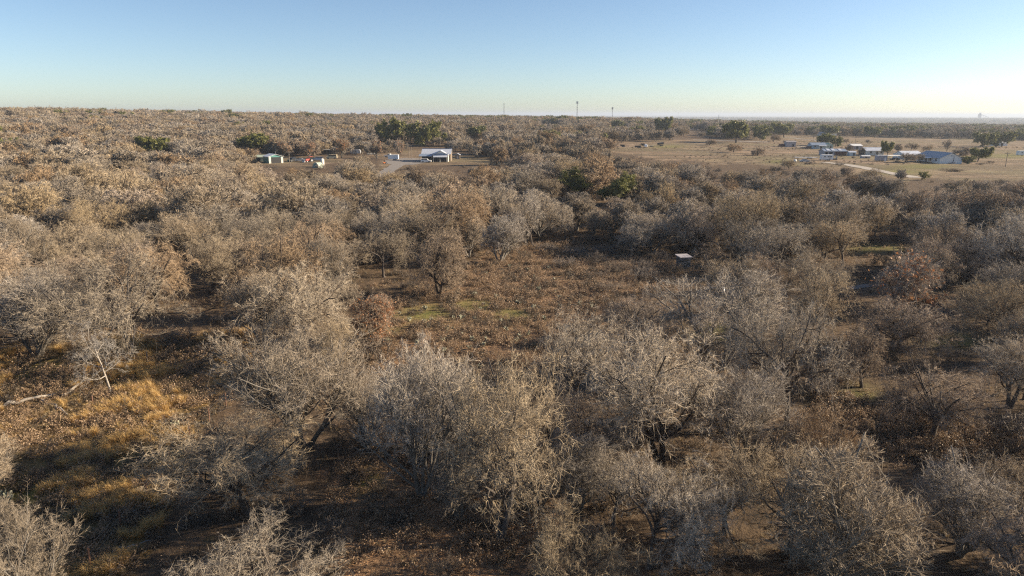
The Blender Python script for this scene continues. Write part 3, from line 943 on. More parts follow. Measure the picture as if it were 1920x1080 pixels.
# --- a gabled building; its gable faces -y when along is 'y', ridge along x when 'x'
def gabled(e, w_, l_, eave, ridge, wallm, roofm, along='y', over=.35, door=None, windows=()):
    """w_ gable width, l_ ridge length; origin at the middle of the front edge, building runs back to +y"""
    if along == 'y':
        prof = [(-w_ / 2, -.3), (w_ / 2, -.3), (w_ / 2, eave), (0, ridge), (-w_ / 2, eave)]
        MB().prism(prof, 0, l_).build('wall', wallm, e)
        k = (ridge - eave) / (w_ / 2)
        rf = MB()
        for s_ in (-1, 1):
            rf.slab((0, -over, ridge + .16), (0, l_ + over, ridge + .16), (s_ * (w_ / 2 + over), l_ + over, eave + .16 - k * over), (s_ * (w_ / 2 + over), -over, eave + .16 - k * over), .12)
        r = rf.build('roof', roofm, e)
        MB().box(-.16, .16, -over - .02, l_ + over + .02, ridge + .13, ridge + .24).build('ridge_cap', roofm, r)
    else:
        prof = [(0, -.3), (w_, -.3), (w_, eave), (w_ / 2, ridge), (0, eave)]
        MB().prism(prof, -l_ / 2, l_ / 2, 'x').build('wall', wallm, e)
        k = (ridge - eave) / (w_ / 2)
        rf = MB()
        for y0, y1 in ((w_ / 2, -over), (w_ / 2, w_ + over)):
            z1 = eave + .16 - k * over
            rf.slab((-l_ / 2 - over, y0, ridge + .16), (l_ / 2 + over, y0, ridge + .16), (l_ / 2 + over, y1, z1), (-l_ / 2 - over, y1, z1), .12)
        r = rf.build('roof', roofm, e)
        MB().box(-l_ / 2 - over - .02, l_ / 2 + over + .02, w_ / 2 - .16, w_ / 2 + .16, ridge + .13, ridge + .24).build('ridge_cap', roofm, r)
    return r
def window(e, x, y, z, w_, h_, face='-y'):
    fr = MB(); g = MB()
    if face == '-y':
        fr.box(x - w_ / 2 - .09, x + w_ / 2 + .09, y - .05, y + .02, z - .09, z + h_ + .09); g.box(x - w_ / 2, x + w_ / 2, y - .07, y + .01, z, z + h_)
    else:
        fr.box(x - .05, x + .02, y - w_ / 2 - .09, y + w_ / 2 + .09, z - .09, z + h_ + .09); g.box(x - .07, x + .01, y - w_ / 2, y + w_ / 2, z, z + h_)
    f = fr.build('window', WHITE, e)
    g.build('pane', GLASS, f)
def doorway(e, x, y, w_, h_, m=DARK, face='-y'):
    d = MB()
    if face == '-y': d.box(x - w_ / 2, x + w_ / 2, y - .04, y + .02, 0, h_)
    else: d.box(x - .04, x + .02, y - w_ / 2, y + w_ / 2, 0, h_)
    d.build('door', m, e)

# --- wheels, cars, trailers
def wheel(e, x, y, r=.36, wd=.22):
    t = MB().rod((x, y - wd / 2, r), (x, y + wd / 2, r), r, n=14).build('wheel', RUBBER, e)
    MB().rod((x, y - wd / 2 - .012, r), (x, y + wd / 2 + .012, r), r * .55, n=10).build('rim', STEEL, t)
def car(e, m, kind='sedan'):
    """side view along x, about 4.7 m long"""
    L_ = {'sedan': 4.7, 'suv': 4.8, 'pickup': 5.6, 'van': 5.2}[kind]
    h = L_ / 2; wd = .92
    if kind == 'sedan':
        body = [(-h, .45), (-h, .85), (-h + .9, .95), (h - .6, .98), (h, .9), (h, .4), (h - .2, .28), (-h + .2, .28)]
        cab = [(-h + 1.1, .95), (-h + 1.9, 1.45), (h - 1.6, 1.47), (h - .8, .98)]
    elif kind == 'suv':
        body = [(-h, .5), (-h, .98), (-h + 1.0, 1.08), (h - .1, 1.12), (h, .95), (h, .45), (h - .2, .34), (-h + .2, .34)]
        cab = [(-h + 1.1, 1.08), (-h + 1.8, 1.72), (h - .35, 1.76), (h - .1, 1.12)]
    elif kind == 'van':
        body = [(-h, .5), (-h, 1.0), (-h + .6, 1.15), (h, 1.2), (h, .45), (-h + .2, .36)]
        cab = [(-h + .6, 1.15), (-h + 1.3, 2.0), (h - .1, 2.05), (h, 1.2)]
    else:
        body = [(-h, .55), (-h, 1.02), (-h + 1.2, 1.12), (h, 1.15), (h, .55), (h - .2, .42), (-h + .2, .42)]
        cab = [(-h + 1.3, 1.12), (-h + 1.95, 1.78), (-h + 3.2, 1.8), (-h + 3.45, 1.13)]
    MB().prism(body, -wd, wd).build('body', m, e)
    c = MB().prism(cab, -wd + .12, wd - .12).build('cabin', m, e)
    zc = (cab[0][1] + cab[1][1]) / 2
    (x0, z0), (x1, z1), (x2, z2), (x3, z3) = cab
    def at(a, b, t): return (a[0] + (b[0] - a[0]) * t, a[1] + (b[1] - a[1]) * t)
    pr = [at(cab[0], cab[1], .18), at(cab[0], cab[1], .85), at(cab[3], cab[2], .85), at(cab[3], cab[2], .18)]
    pr = [(pr[0][0] + .18, pr[0][1]), (pr[1][0] + .14, pr[1][1]), (pr[2][0] - .14, pr[2][1]), (pr[3][0] - .18, pr[3][1])]
    MB().prism(pr, -wd + .10, wd - .10).build('side_windows', GLASS, c)
    MB().slab((x0 + .10, -wd + .2, z0 + .10), (x0 + .10, wd - .2, z0 + .10), (x1 - .02, wd - .25, z1 - .04), (x1 - .02, -wd + .25, z1 - .04), .05).build('windscreen', GLASS, c)
    if kind == 'pickup':
        MB().box(-h + 3.55, h - .12, -wd + .1, wd - .1, 1.10, 1.165).build('load_bed', DARK, e)
    for x in (-h + .95, h - .95):
        for y in (-wd + .06, wd - .06):
            wheel(e, x, y, .40 if kind != 'sedan' else .33)
    for y in (-.65, .65):
        MB().box(-h - .02, -h + .05, y - .15, y + .15, .68, .84).build('headlight', SILVER, e)
        MB().box(h - .05, h + .02, y - .12, y + .12, .72, .88).build('tail_light', REDP, e)
def box_trailer(e, L_, h_, m, wd=2.3, z0=.55, win=False, axle=1):
    h = L_ / 2
    prof = [(-h, z0), (h, z0), (h, z0 + h_), (-h + .35, z0 + h_), (-h, z0 + h_ - .5)]
    MB().prism(prof, -wd / 2, wd / 2).build('body', m, e)
    MB().box(-h + .3, h + .05, -wd / 2 - .04, wd / 2 + .04, z0 + h_ - .02, z0 + h_ + .06).build('roof', WHITE, e)
    MB().rod((-h - 1.1, 0, z0 - .05), (-h + .2, 0, z0 - .05), .06).build('hitch', STEEL, e)
    for k in range(axle):
        for y in (-wd / 2 - .02, wd / 2 + .02):
            wheel(e, .2 + k * .85, y, .36)
    if win:
        for x in (-h * .45, h * .15, h * .6):
            window(e, x, -wd / 2, z0 + h_ * .5, .8, .5)
        MB().box(h * .30, h * .30 + .65, -wd / 2 - .03, -wd / 2 + .02, z0 + .1, z0 + 1.95).build('door', SILVER, e)
def flat_trailer(e, L_, m, wd=2.2):
    h = L_ / 2
    MB().box(-h, h, -wd / 2, wd / 2, .62, .80).build('deck', m, e)
    MB().rod((-h - 1.3, 0, .66), (-h + .2, 0, .66), .07).build('hitch', STEEL, e)
    for k in (-.45, .45):
        for y in (-wd / 2 - .1, wd / 2 + .1): wheel(e, h * .3 + k, y, .34)
    MB().box(h - .06, h + .02, -wd / 2, wd / 2, .3, .62).build('bumper', STEEL, e)
def pole(bx, by, top, label, arm=True, steel=False, lamp=False, r=.16):
    e = thing('utility_pole', bx, by, label, 'pole', group='utility poles')
    b = e.location; d = ray(bx, top); f_ = math.hypot(b.x, b.y) / math.hypot(d[0], d[1]); h = CAM_H + d[2] * f_ - b.z
    m = STEEL if steel else POLEM
    MB().rod((0, 0, -.3), (0, 0, h), r, r * .7, 8).build('post', m, e)
    if arm:
        MB().box(-1.1, 1.1, -.07, .07, h - .75, h - .6).build('crossarm', WOODM, e)
        for x in (-1, -.5, .5, 1):
            MB().rod((x, 0, h - .6), (x, 0, h - .4), .06, .04, 6).build('insulator', GREYBOX, e)
    if lamp:
        MB().rod((0, 0, h - .5), (.9, 0, h - .3), .04, n=6).build('lamp_arm', STEEL, e)
        MB().box(.7, 1.1, -.14, .14, h - .42, h - .3).build('lamp_head', SILVER, e)
    return e

# ------------------------------------------------------------------ farm yard on the left: drive, barn, sheds, vehicles
patch('farm_yard', [(722, 300), (760, 296), (790, 297), (800, 305), (775, 309), (735, 309), (722, 306)], CALICHE)
strip('farm_drive', [G(770, 304), G(748, 309), (G(733, 316)), G(722, 326), G(716, 340), G(700, 352)], 5.5, CALICHE, lift=.09)
for a in ((816, 305, 64, 279), (738, 301, 36, 288), (515, 307, 60, 287), (580, 306, 60, 290), (592, 315, 22, 302), (620, 300, 40, 282), (667, 291, 26, 281), (798, 306, 30, 299), (768, 300, 14, 270), (543, 313, 8, 283), (698, 291, 16, 284), (858, 299, 12, 287), (722, 309, 10, 301),
          (1281, 512, 46, 474)):
    protect(*a)
e = thing('barn', 816, 303.5, 'metal barn with galvanised roof, front gable and open lean-to in the farm yard', 'barn', land='metal barn')
u = mpp(816, 303.5)
e2 = e
# main hall: ridge along x, behind the gabled front wing
hall = MB(); Lh = 13.5
prof = [(3.2, -.3), (11.2, -.3), (11.2, 3.6), (7.2, 5.6), (3.2, 3.6)]
MB().prism(prof, -6.6, 7.0, 'x').build('wall', WOODM, e)
rf = MB()
rf.slab((-6.9, 7.2, 5.78), (7.3, 7.2, 5.78), (7.3, 2.8, 3.55), (-6.9, 2.8, 3.55), .12); rf.slab((-6.9, 7.2, 5.78), (7.3, 7.2, 5.78), (7.3, 11.6, 3.55), (-6.9, 11.6, 3.55), .12)
r = rf.build('roof', GALV, e); MB().box(-6.92, 7.32, 7.0, 7.4, 5.75, 5.88).build('ridge_cap', BLUEP, r)
MB().prism([(-.9, -.3), (6.1, -.3), (6.1, 3.2), (2.6, 5.1), (-.9, 3.2)], 0, 3.18).build('front_wing', CREAM, e)
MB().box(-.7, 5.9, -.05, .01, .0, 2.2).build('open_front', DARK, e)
w1 = MB().slab((2.6, -.35, 5.28), (2.6, 6.2, 5.28), (6.5, 6.2, 3.15), (6.5, -.35, 3.15), .12).slab((2.6, -.35, 5.28), (2.6, 6.2, 5.28), (-1.3, 6.2, 3.15), (-1.3, -.35, 3.15), .12).build('wing_roof', GALV, e)
MB().box(-.85, 6.05, -.06, -.012, 3.3, 3.9).build('gable_board', BLUEROOF, e)
MB().slab((-.7, -.02, 3.25), (5.9, -.02, 3.25), (5.9, -2.3, 2.35), (-.7, -2.3, 2.35), .08).build('awning', GALV, e)
for x in (-.6, 2.5, 5.75):
    MB().rod((x, -2.2, -.2), (x, -2.2, 2.32), .08, n=6).build('awning_post', CREAM, e)
MB().slab((-7.6, 2.75, 3.45), (-1.35, 2.75, 3.45), (-1.35, -1.2, 2.7), (-7.6, -1.2, 2.7), .10).build('lean_to_roof', BLUEROOF, e)
for x in (-7.4, -4.6, -1.6):
    MB().rod((x, -1.05, -.2), (x, -1.05, 2.65), .09, n=6).build('lean_to_post', WOODM, e)
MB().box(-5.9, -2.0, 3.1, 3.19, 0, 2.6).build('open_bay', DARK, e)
e = thing('cargo_trailer', 738, 300.3, 'white enclosed cargo trailer parked on the gravel yard left of the barn', 'trailer', land='white cargo trailer'); box_trailer(e, 4.9, 2.0, WHITE, axle=2)
e = thing('pickup_truck', 731, 295, 'white pickup truck parked behind the cargo trailer', 'truck'); car(e, WHITE, 'pickup')
e = thing('white_suv', 799, 304.8, 'white sport utility vehicle in front of the barn lean-to', 'car', rz=3.14); car(e, WHITE, 'suv')
e = thing('parked_car', 697, 290, 'white car half hidden by trees left of the cargo trailer', 'car', rz=.3); car(e, WHITE, 'sedan')
e = thing('parked_car', 548, 303, 'black car parked beside the teal shed', 'car', rz=1.2, group='cars parked in the farm yard'); car(e, BLACKP, 'suv')
e = thing('parked_car', 563, 302.5, 'silver car between the black car and the red tractor', 'car', rz=.2); car(e, SILVER, 'sedan')
e = thing('parked_car', 596, 301, 'dark blue car right of the red tractor', 'car', rz=.4); car(e, BLUEP, 'suv')
e = thing('parked_van', 622, 298, 'buff van in front of the long dark trailer', 'van', rz=.1); car(e, BUFF, 'van')
e = thing('stock_trailer', 615, 291, 'long dark trailer with a white top behind the parked cars', 'trailer'); box_trailer(e, 6.5, 2.4, BLACKP, axle=2)
e = thing('travel_trailer', 667, 289.5, 'silver rounded travel trailer among trees behind the farm yard', 'trailer', land='silver travel trailer')
prof = [(-2.6, .6), (2.6, .6), (2.75, 1.3), (2.5, 2.3), (1.9, 2.75), (-1.9, 2.75), (-2.5, 2.3), (-2.75, 1.3)]
MB().prism(prof, -1.1, 1.1).build('body', SILVER, e)
for x in (-1.2, .2): window(e, x, -1.1, 1.5, .8, .6)
MB().box(1.0, 1.6, -1.13, -1.08, .7, 2.3).build('door', WHITE, e)
for y in (-1.1, 1.1): wheel(e, 0, y)
MB().rod((-3.9, 0, .6), (-2.5, 0, .6), .06).build('hitch', STEEL, e)
e = thing('tractor', 580, 304, 'red tractor with a canopy beside the parked cars', 'tractor', rz=.9, land='red tractor')
MB().prism([(-1.9, .7), (.2, .7), (.2, 1.5), (-.2, 1.6), (-1.8, 1.45)], -.4, .4).build('bonnet', REDP, e)
MB().box(.0, 1.3, -.6, .6, .6, 1.25).build('chassis', REDP, e)
MB().box(.5, 1.0, -.3, .3, 1.25, 1.7).build('seat', BLACKP, e)
MB().box(-.1, 1.5, -.8, .8, 2.45, 2.55).build('canopy', REDP, e)
for x in (.0, 1.4):
    for y in (-.7, .7): MB().rod((x, y, 1.1), (x, y, 2.46), .035, n=6).build('canopy_post', BLACKP, e)
for y in (-.85, .85): wheel(e, .75, y, .78, .4); wheel(e, -1.5, y * .75, .45, .25)
for y in (-.35, .35): MB().box(-2.9, -1.8, y - .05, y + .05, .45, .6).build('loader_arm', REDP, e)
MB().prism([(-3.3, .15), (-2.8, .15), (-2.8, .8), (-3.0, .8)], -.9, .9).build('loader_bucket', STEEL, e)
e = thing('riding_mower', 722, 307.5, 'small orange riding mower at the corner of the gravel yard', 'mower', rz=.5)
MB().box(-.9, .1, -.4, .4, .35, .85).build('body', ORANGE, e); MB().box(.15, .6, -.3, .3, .5, .95).build('seat', BLACKP, e)
for y in (-.45, .45): wheel(e, .45, y, .32); wheel(e, -.6, y, .22, .14)
e = thing('metal_shed', 518, 306, 'teal metal shed with white roof and an open cream-trimmed end', 'shed', rz=R(38), land='teal shed')
MB().prism([(-3.2, -.3), (3.2, -.3), (3.2, 2.9), (0, 3.9), (-3.2, 2.9)], 0, 7.5).build('wall', TEAL, e)
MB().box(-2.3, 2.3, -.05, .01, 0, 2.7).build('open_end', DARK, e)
for s_ in (-1, 1): MB().box(s_ * 2.75 - .45, s_ * 2.75 + .45, -.09, -.012, 0, 2.9).build('door_post', CREAM, e)
MB().slab((0, -.4, 4.05), (0, 7.9, 4.05), (3.6, 7.9, 2.92), (3.6, -.4, 2.92), .1).slab((0, -.4, 4.05), (0, 7.9, 4.05), (-3.6, 7.9, 2.92), (-3.6, -.4, 2.92), .1).build('roof', WHITE, e)
e = thing('metal_shed', 485, 303, 'low pale green shed left of the teal shed', 'shed', rz=R(10)); gabled(e, 4.5, 7, 2.0, 2.8, PALEGREEN, PALEGREEN, 'x'); doorway(e, 0, 0, 1.6, 1.8)
e = thing('arched_shed', 592, 315, 'small round-roofed green shed in front of the red tractor', 'shed', rz=R(-25), land='round-roofed shed')
arc = [(2.0 * math.cos(t), .2 + 2.6 * math.sin(t)) for t in np.linspace(0, math.pi, 13)]
MB().prism([(2.0, -.3)] + arc + [(-2.0, -.3)], 0, 3.6).build('shell', PALEGREEN, e)
arc2 = [(2.08 * math.cos(t), .22 + 2.7 * math.sin(t)) for t in np.linspace(0, math.pi, 13)]
rim = MB()
for a, b in zip(arc2[:-1], arc2[1:]): rim.slab((a[0], -.1, a[1]), (b[0], -.1, b[1]), (b[0], .1, b[1]), (a[0], .1, a[1]), .1)
rim.build('front_rim', CREAM, e); e.scale = (.8, .8, .8); MB().box(-.9, .9, -.05, .01, 0, 2.0).build('door', TEAL, e)
e = thing('water_tank', 605, 312, 'cream upright water tank beside the round-roofed shed', 'tank')
MB().rod((0, 0, -.2), (0, 0, 3.0), .75, n=16).build('tank', CREAM, e, True); MB().rod((0, 0, 3.0), (0, 0, 3.35), .75, .2, 16).build('lid', CREAM, e)
e = thing('small_shed', 858, 298.5, 'small brown tool shed right of the barn', 'shed'); gabled(e, 2.2, 2.2, 2.1, 2.6, WOODM, GALV); doorway(e, 0, 0, .9, 1.8, SILVER)
pole(767.5, 297.5, 271, 'utility pole with lamp left of the barn', True, lamp=True)
pole(772, 298, 275, 'bare service pole beside the lamp pole left of the barn', False, r=.13)
pole(543.5, 313, 283, 'utility pole in front of the black car beside the teal shed', True)
pole(517, 300, 283, 'thin white vent pole behind the teal shed', False, True, r=.08)
# ------------------------------------------------------------------ middle field
protect(1200, 278, 90, 262)
e = thing('box_truck', 1211, 276.5, 'white truck standing in the middle field', 'truck', rz=1.35, land='white truck in the field'); car(e, WHITE, 'van')
e = thing('flatbed_trailer', 1219, 275, 'pale flatbed trailer behind the white truck in the field', 'trailer', rz=.1); flat_trailer(e, 6.5, BUFF)
e = thing('dump_trailer', 1238, 274, 'black dump trailer with its box tilted right of the white truck', 'trailer')
MB().prism([(-1.9, .9), (2.0, 1.2), (2.2, 2.7), (-2.1, 2.2)], -1.1, 1.1).build('box', BLACKP, e); MB().box(-2.2, 2, -1, 1, .55, .75).build('frame', BLACKP, e)
for x in (.2, 1.1):
    for y in (-1.1, 1.1): wheel(e, x, y)
for bx, by, L_, lb in ((1196, 277.5, 4.5, 'low black trailer just left of the white truck'), (1167, 275.5, 3.4, 'dark trailer at the left end of the field machinery'), (1205, 273, 3.2, 'dark trailer behind the white truck')):
    e = thing('flatbed_trailer', bx, by, lb, 'trailer', group='dark trailers in the middle field'); flat_trailer(e, L_, BLACKP); MB().box(-L_ / 2 + .3, L_ / 2 - .4, -.8, .8, .8, 1.5).build('load', DARK, e)
e = thing('harrow', 1175, 275.8, 'dark farm harrow left of the low black trailer', 'harrow')
MB().box(-1.5, 1.5, -.06, .06, .7, .82).build('beam', BLACKP, e)
for x in np.arange(-1.4, 1.5, .55): MB().rod((x, 0, .75), (x, .35, 0), .05, n=6).build('tine', STEEL, e)
MB().rod((0, 0, .8), (0, -1.2, 1.4), .06, n=6).build('tow_bar', BLACKP, e)
# ------------------------------------------------------------------ homestead on the right
strip('homestead_drive', [G(1545, 304.5), G(1585, 308), G(1612, 313), G(1640, 319), G(1672, 325), G(1720, 333.5)], 5.5, GRAVEL, lift=.09)
strip('farm_road', [G(1300, 262.5), G(1360, 264), G(1440, 266.5)], 7, GRAVEL, lift=.12)
strip('field_road', [G(1455, 256.5), G(1490, 259), G(1530, 263), G(1560, 268)], 7, CALICHE, lift=.12)
e = thing('ranch_house', 1782, 307, 'long white house with grey shingle roof, porch and gable facing the camera', 'house', land='white house')
prof_w = 10.5
gabled(e, 10.5, 20, 2.6, 5.0, WHITE, SHINGLE, 'y', .45)
window(e, -5.25, 3.0, 1.1, 1.1, 1.2, '-x'); window(e, 1.2, 0, 1.2, .35, .7)
MB().box(-.3, .4, -.06, .01, 3.4, 4.0).build('gable_vent', SHINGLE, e)
MB().rod((.9, -.12, .3), (1.3, -.12, 3.5), .06, n=6).build('service_pipe', DARK, e); MB().box(.5, 1.6, -1.0, -.1, 0, .9).build('cooling_unit', GREYBOX, e)
MB().slab((-5.2, 5.6, 2.62), (-5.2, 17, 2.62), (-8.0, 17, 2.3), (-8.0, 5.6, 2.3), .1).build('porch_roof', WHITE, e)
for y in (5.8, 9.5, 13.2, 16.8): MB().rod((-7.8, y, -.2), (-7.8, y, 2.3), .08, n=6).build('porch_post', WHITE, e)
MB().box(-8.0, -5.27, 5.6, 17, -.1, .25).build('porch_floor', WOODM, e)
for y in (7.5, 14.5): window(e, -5.25, y, 1.0, 1.2, 1.2, '-x')
doorway(e, -5.25, 11, 1.0, 2.1, WOODM, '-x')
def simple(name, bx, by, label, wall, roof, w_, l_, ev, rg, along='x', rz=0, cat='house', land=None, dr=None, win=()):
    e = thing(name, bx, by, label, cat, rz, land=land)
    gabled(e, w_, l_, ev, rg, wall, roof, along)
    if dr: doorway(e, *dr)
    for wn in win: window(e, *wn)
    return e
simple('storage_shed', 1483, 275.5, 'grey box-shaped shed beside the maroon container in the field', GREYBOX, GREYBOX, 5, 6.6, 3.6, 4.0, 'x', 0, 'shed', 'grey box-shaped shed', (1.5, 0, 1.2, 2.1))
e = thing('shipping_container', 1469, 275, 'maroon container left of the grey box-shaped shed', 'container'); MB().box(-2.6, 2.6, 0, 2.4, .05, 1.9).build('body', MAROON, e)
for x in np.arange(-2.4, 2.5, .6): MB().box(x - .06, x + .06, -.05, -.001, .1, 1.85).build('rib', MAROON, e)
MB().box(2.62, 2.68, .1, 2.3, .12, 1.85).build('door', MAROON, e)
e = thing('flatbed_trailer', 1502, 277.5, 'white flatbed trailer right of the grey box-shaped shed', 'trailer'); flat_trailer(e, 5.4, WHITE)
e = thing('parked_car', 1515, 278.8, 'dark brown car left of the pale blue house', 'car'); car(e, BRICK, 'suv')
e = simple('farm_house', 1535, 279, 'pale blue house with a blue-grey roof under the dark oak', SKYBLUE, BLUEROOF, 7, 9.5, 2.5, 3.9, 'x', 0, 'house', 'blue-roofed house', (1.5, 0, 1, 2.05), ((-2.5, 0, 1.0, 1.1, 1.1),))
MB().slab((-.5, -.02, 2.4), (4.7, -.02, 2.4), (4.7, -2.2, 2.1), (-.5, -2.2, 2.1), .08).build('porch_roof', GALV, e)
for x in (-.3, 4.5): MB().rod((x, -2.1, -.1), (x, -2.1, 2.1), .07, n=6).build('porch_post', WHITE, e)
simple('small_house', 1555, 278.5, 'small mint green house with its gable to the camera', MINT, PALEGREEN, 5.2, 6, 2.5, 3.6, 'y', 0, 'house', None, (.8, 0, .9, 2.0), ((-1.2, 0, 1, .8, .9),))
e = thing('long_shed', 1566, 291.5, 'long low shed with patched blue metal roof and red-brown end', 'shed', land='long low shed')
gabled(e, 7, 12.6, 2.3, 3.4, GREYBOX, BLUEROOF, 'x')
MB().box(-.5, 6.25, -.06, .01, 0, 2.2).build('red_cladding', BRICK, e)
for x in (-5, -2.6): doorway(e, x, 0, 1.8, 2.0)
for x in (-4.5, -1.8, 2.2): MB().slab((x, 3.2, 3.62), (x + 1.7, 3.2, 3.62), (x + 1.7, .3, 2.72), (x, .3, 2.72), .03).build('roof_sheet', GALV, e)
simple('small_shed', 1598, 292.5, 'small teal-grey shed right of the long low shed', SKYBLUE, GALV, 3.0, 3.6, 2.0, 2.5, 'x', 0, 'shed', None, (.8, 0, .8, 1.7))
e = thing('travel_trailer', 1549, 301, 'white travel trailer with windows parked below the long low shed', 'trailer', land='white travel trailer'); box_trailer(e, 5.8, 2.3, WHITE, win=True, axle=2)
e = thing('utility_trailer', 1564, 300, 'open dark utility trailer right of the white travel trailer', 'trailer'); flat_trailer(e, 2.4, BLACKP, 1.6)
for x in (-1.1, 1.1): MB().box(x - .04, x + .04, -.8, .8, .8, 1.9).build('end_frame', STEEL, e)
e = thing('gooseneck_trailer', 1511, 297.5, 'long white gooseneck trailer left of the white travel trailer', 'trailer'); flat_trailer(e, 11.5, WHITE)
e = thing('plastic_tank', 1490.5, 304, 'small white tank standing alone in the grass', 'tank'); MB().rod((0, 0, 0), (0, 0, 1.2), .6, n=14).build('tank', WHITE, e, True); MB().rod((0, 0, 1.2), (0, 0, 1.4), .6, .15, 14).build('lid', WHITE, e)
e = thing('parked_car', 1508, 304, 'small grey car right of the small white tank', 'car'); car(e, SILVER, 'sedan')
simple('metal_building', 1607, 280.5, 'building with a bright white metal roof behind the brown bushes', GREYBOX, WHITE, 7, 6.5, 2.4, 3.4, 'x', 0, 'building', None, (0, 0, 1.4, 2.0))
e = simple('farm_house', 1640, 291, 'wide house with a pale blue metal roof left of the narrow evergreen', CREAM, GALV, 8, 10, 2.5, 4.1, 'x', 0, 'house', None, (1.2, 0, 1.0, 2.05), ((-2.4, 0, 1.0, 1.2, 1.1), (3.6, 0, 1.0, 1.0, 1.1)))
simple('lean_shed', 1623, 290, 'dark shed with a blue roof beside the wide pale-roofed house', BRICK, BLUEROOF, 4, 4, 2.0, 2.8, 'x', 0, 'shed', None, (0, 0, 1.6, 1.8))
simple('low_shed', 1624, 297, 'low shed with a thin white roof below the wide pale-roofed house', GREYBOX, WHITE, 2.6, 4.2, 1.1, 1.35, 'x', 0, 'shed', None, (0, 0, .8, .95))
e = thing('mobile_home', 1651, 302.5, 'grey mobile home with a white roof end left of the carport', 'trailer'); box_trailer(e, 5.0, 2.4, GREYBOX, wd=2.6); doorway(e, 1.5, -1.3, .8, 1.9, WHITE)
e = thing('carport', 1675, 301, 'flat-roofed open carport beside the grey mobile home', 'carport')
MB().slab((-3.4, -2.2, 2.45), (3.4, -2.2, 2.45), (3.4, 2.8, 2.6), (-3.4, 2.8, 2.6), .12).build('roof', CREAM, e)
for x in (-3.2, 0, 3.2):
    for y in (-2.0, 2.6): MB().rod((x, y, -.2), (x, y, 2.42), .07, n=6).build('post', CREAM, e)
e = thing('parked_car', 1677, 300.4, 'black car standing under the carport', 'car', rz=.1); car(e, BLACKP, 'sedan')
simple('farm_house', 1712, 299, 'older grey-roofed white house half hidden left of the long white house', WHITE, GALV, 8, 11, 2.5, 4.0, 'x', R(12), 'house', None, (2, 0, .9, 2.0), ((-2.5, 0, 1, 1.1, 1.1),))
simple('far_house', 1876, 273.5, 'white-roofed low house under the two big oaks', WHITE, WHITE, 6, 11, 2.3, 3.0, 'x', 0, 'house', None, (1.5, 0, .9, 2.0))
e = thing('mobile_home', 1918, 292, 'white mobile home cut by the right edge of the field', 'trailer'); box_trailer(e, 7.0, 2.3, WHITE, win=True)
simple('far_house', 1543, 254.5, 'far white house with dark roof beyond the field', WHITE, SHINGLE, 8, 12, 2.6, 4.4, 'x', 0, 'house', 'far white house', (1.5, 0, .9, 2.0))
e = thing('mobile_home', 1560, 256, 'far white trailer right of the far white house', 'trailer'); box_trailer(e, 9, 2.6, WHITE)
for a in ((1483, 276, 44, 262), (1502, 278, 30, 272), (1545, 280, 44, 266), (1566, 292, 70, 278), (1540, 302, 110, 290), (1640, 292, 50, 273), (1665, 303, 60, 288), (1750, 308, 110, 283), (1607, 281, 30, 272), (1876, 276, 80, 246), (1835, 304, 50, 276), (1560, 258, 60, 244)):
    protect(*a)
for q, (bx, by, ty, wp, kd, lb) in enumerate((
        (1450, 266, 252, 22, 'round', 'dark round bush in the field left of the grey box-shaped shed'), (1592, 284, 272, 16, 'round', 'brown bush in front of the bright white metal roof'), (1612, 290, 277, 24, 'round', 'brown bush right of the small teal-grey shed'),
        (1697, 304, 287, 36, 'round', 'reddish bare bush in front of the older grey-roofed house'), (1725, 304, 288, 26, 'spread', 'bare tree against the porch of the long white house'), (1743, 286, 271, 24, 'spread', 'bare tree behind the roof of the long white house'),
        (1708, 284, 268, 26, 'spread', 'bare tree in the field behind the older grey-roofed house'), (1775, 284, 262, 22, 'vase', 'slim bare tree rising behind the ridge of the long white house'), (1800, 292, 276, 40, 'round', 'brown thicket behind the right end of the long white house'),
        (1685, 286, 270, 24, 'vase', 'bare tree right of the narrow dark evergreen'), (1588, 270, 260, 18, 'spread', 'bare tree in the field above the bright white metal roof'), (1526, 258, 243, 14, 'vase', 'rust-brown tree left of the far white house'),
        (1375, 285, 270, 40, 'round', 'bare bush standing alone in the middle field'), (1330, 272, 262, 22, 'round', 'grey bush at the back of the middle field'), (1420, 292, 278, 30, 'round', 'bare bush at the right end of the middle field'), (1625, 271, 262, 20, 'spread', 'bare tree in the field above the wide pale-roofed house'),
        (1480, 318, 300, 46, 'spread', 'bare tree at the lower edge of the east field below the gooseneck trailer'), (1640, 336, 316, 40, 'spread', 'bare tree below the gravel drive'), (1690, 340, 318, 40, 'vase', 'bare tree beside the lower end of the gravel drive'), (1590, 330, 314, 30, 'round', 'bare bush left of the gravel drive'))):
    hero(kd, bx, by, ty, wp, 'bare_tree', lb, None, q, 1, group=G_NEAR)
for q, (bx, by, wp, hm, lb) in enumerate(((1522, 308, 26, 1.2, 'dark low bush below the white travel trailer'), (1575, 309, 20, 1.1, 'low bush at the upper end of the gravel drive'), (1785, 320, 60, 1.1, 'wide dark brush heap below the long white house'), (1835, 309, 20, 1.0, 'small bush below the round-topped oak'), (1857, 306, 16, 1.3, 'small bush in the grass right of the round-topped oak'), (1682, 305, 16, 1.2, 'dark bush in front of the carport'), (1601, 297, 10, 1.3, 'bush below the small teal-grey shed'))):
    b = G(bx, by); L = TREES[('shrub', 1)]
    e = place_tree('bare_shrub', L[q % 3], b, hm, wp * mpp(bx, by), q); e.scale = (wp * mpp(bx, by) / L[q % 3][3],) * 2 + (hm / L[q % 3][2],)
    for c in list(e.children): c.name = 'stems' if c.name.startswith('trunk') else 'twigs'
    tag(e, lb, 'shrub', 'bare shrubs')
pole(1885, 313, 285, 'thin utility pole in the grass right of the white house', True)
pole(1603, 273.5, 256, 'utility pole in the field above the wide pale-roofed house', True)
pole(1525, 262, 246, 'utility pole left of the far white house', True)
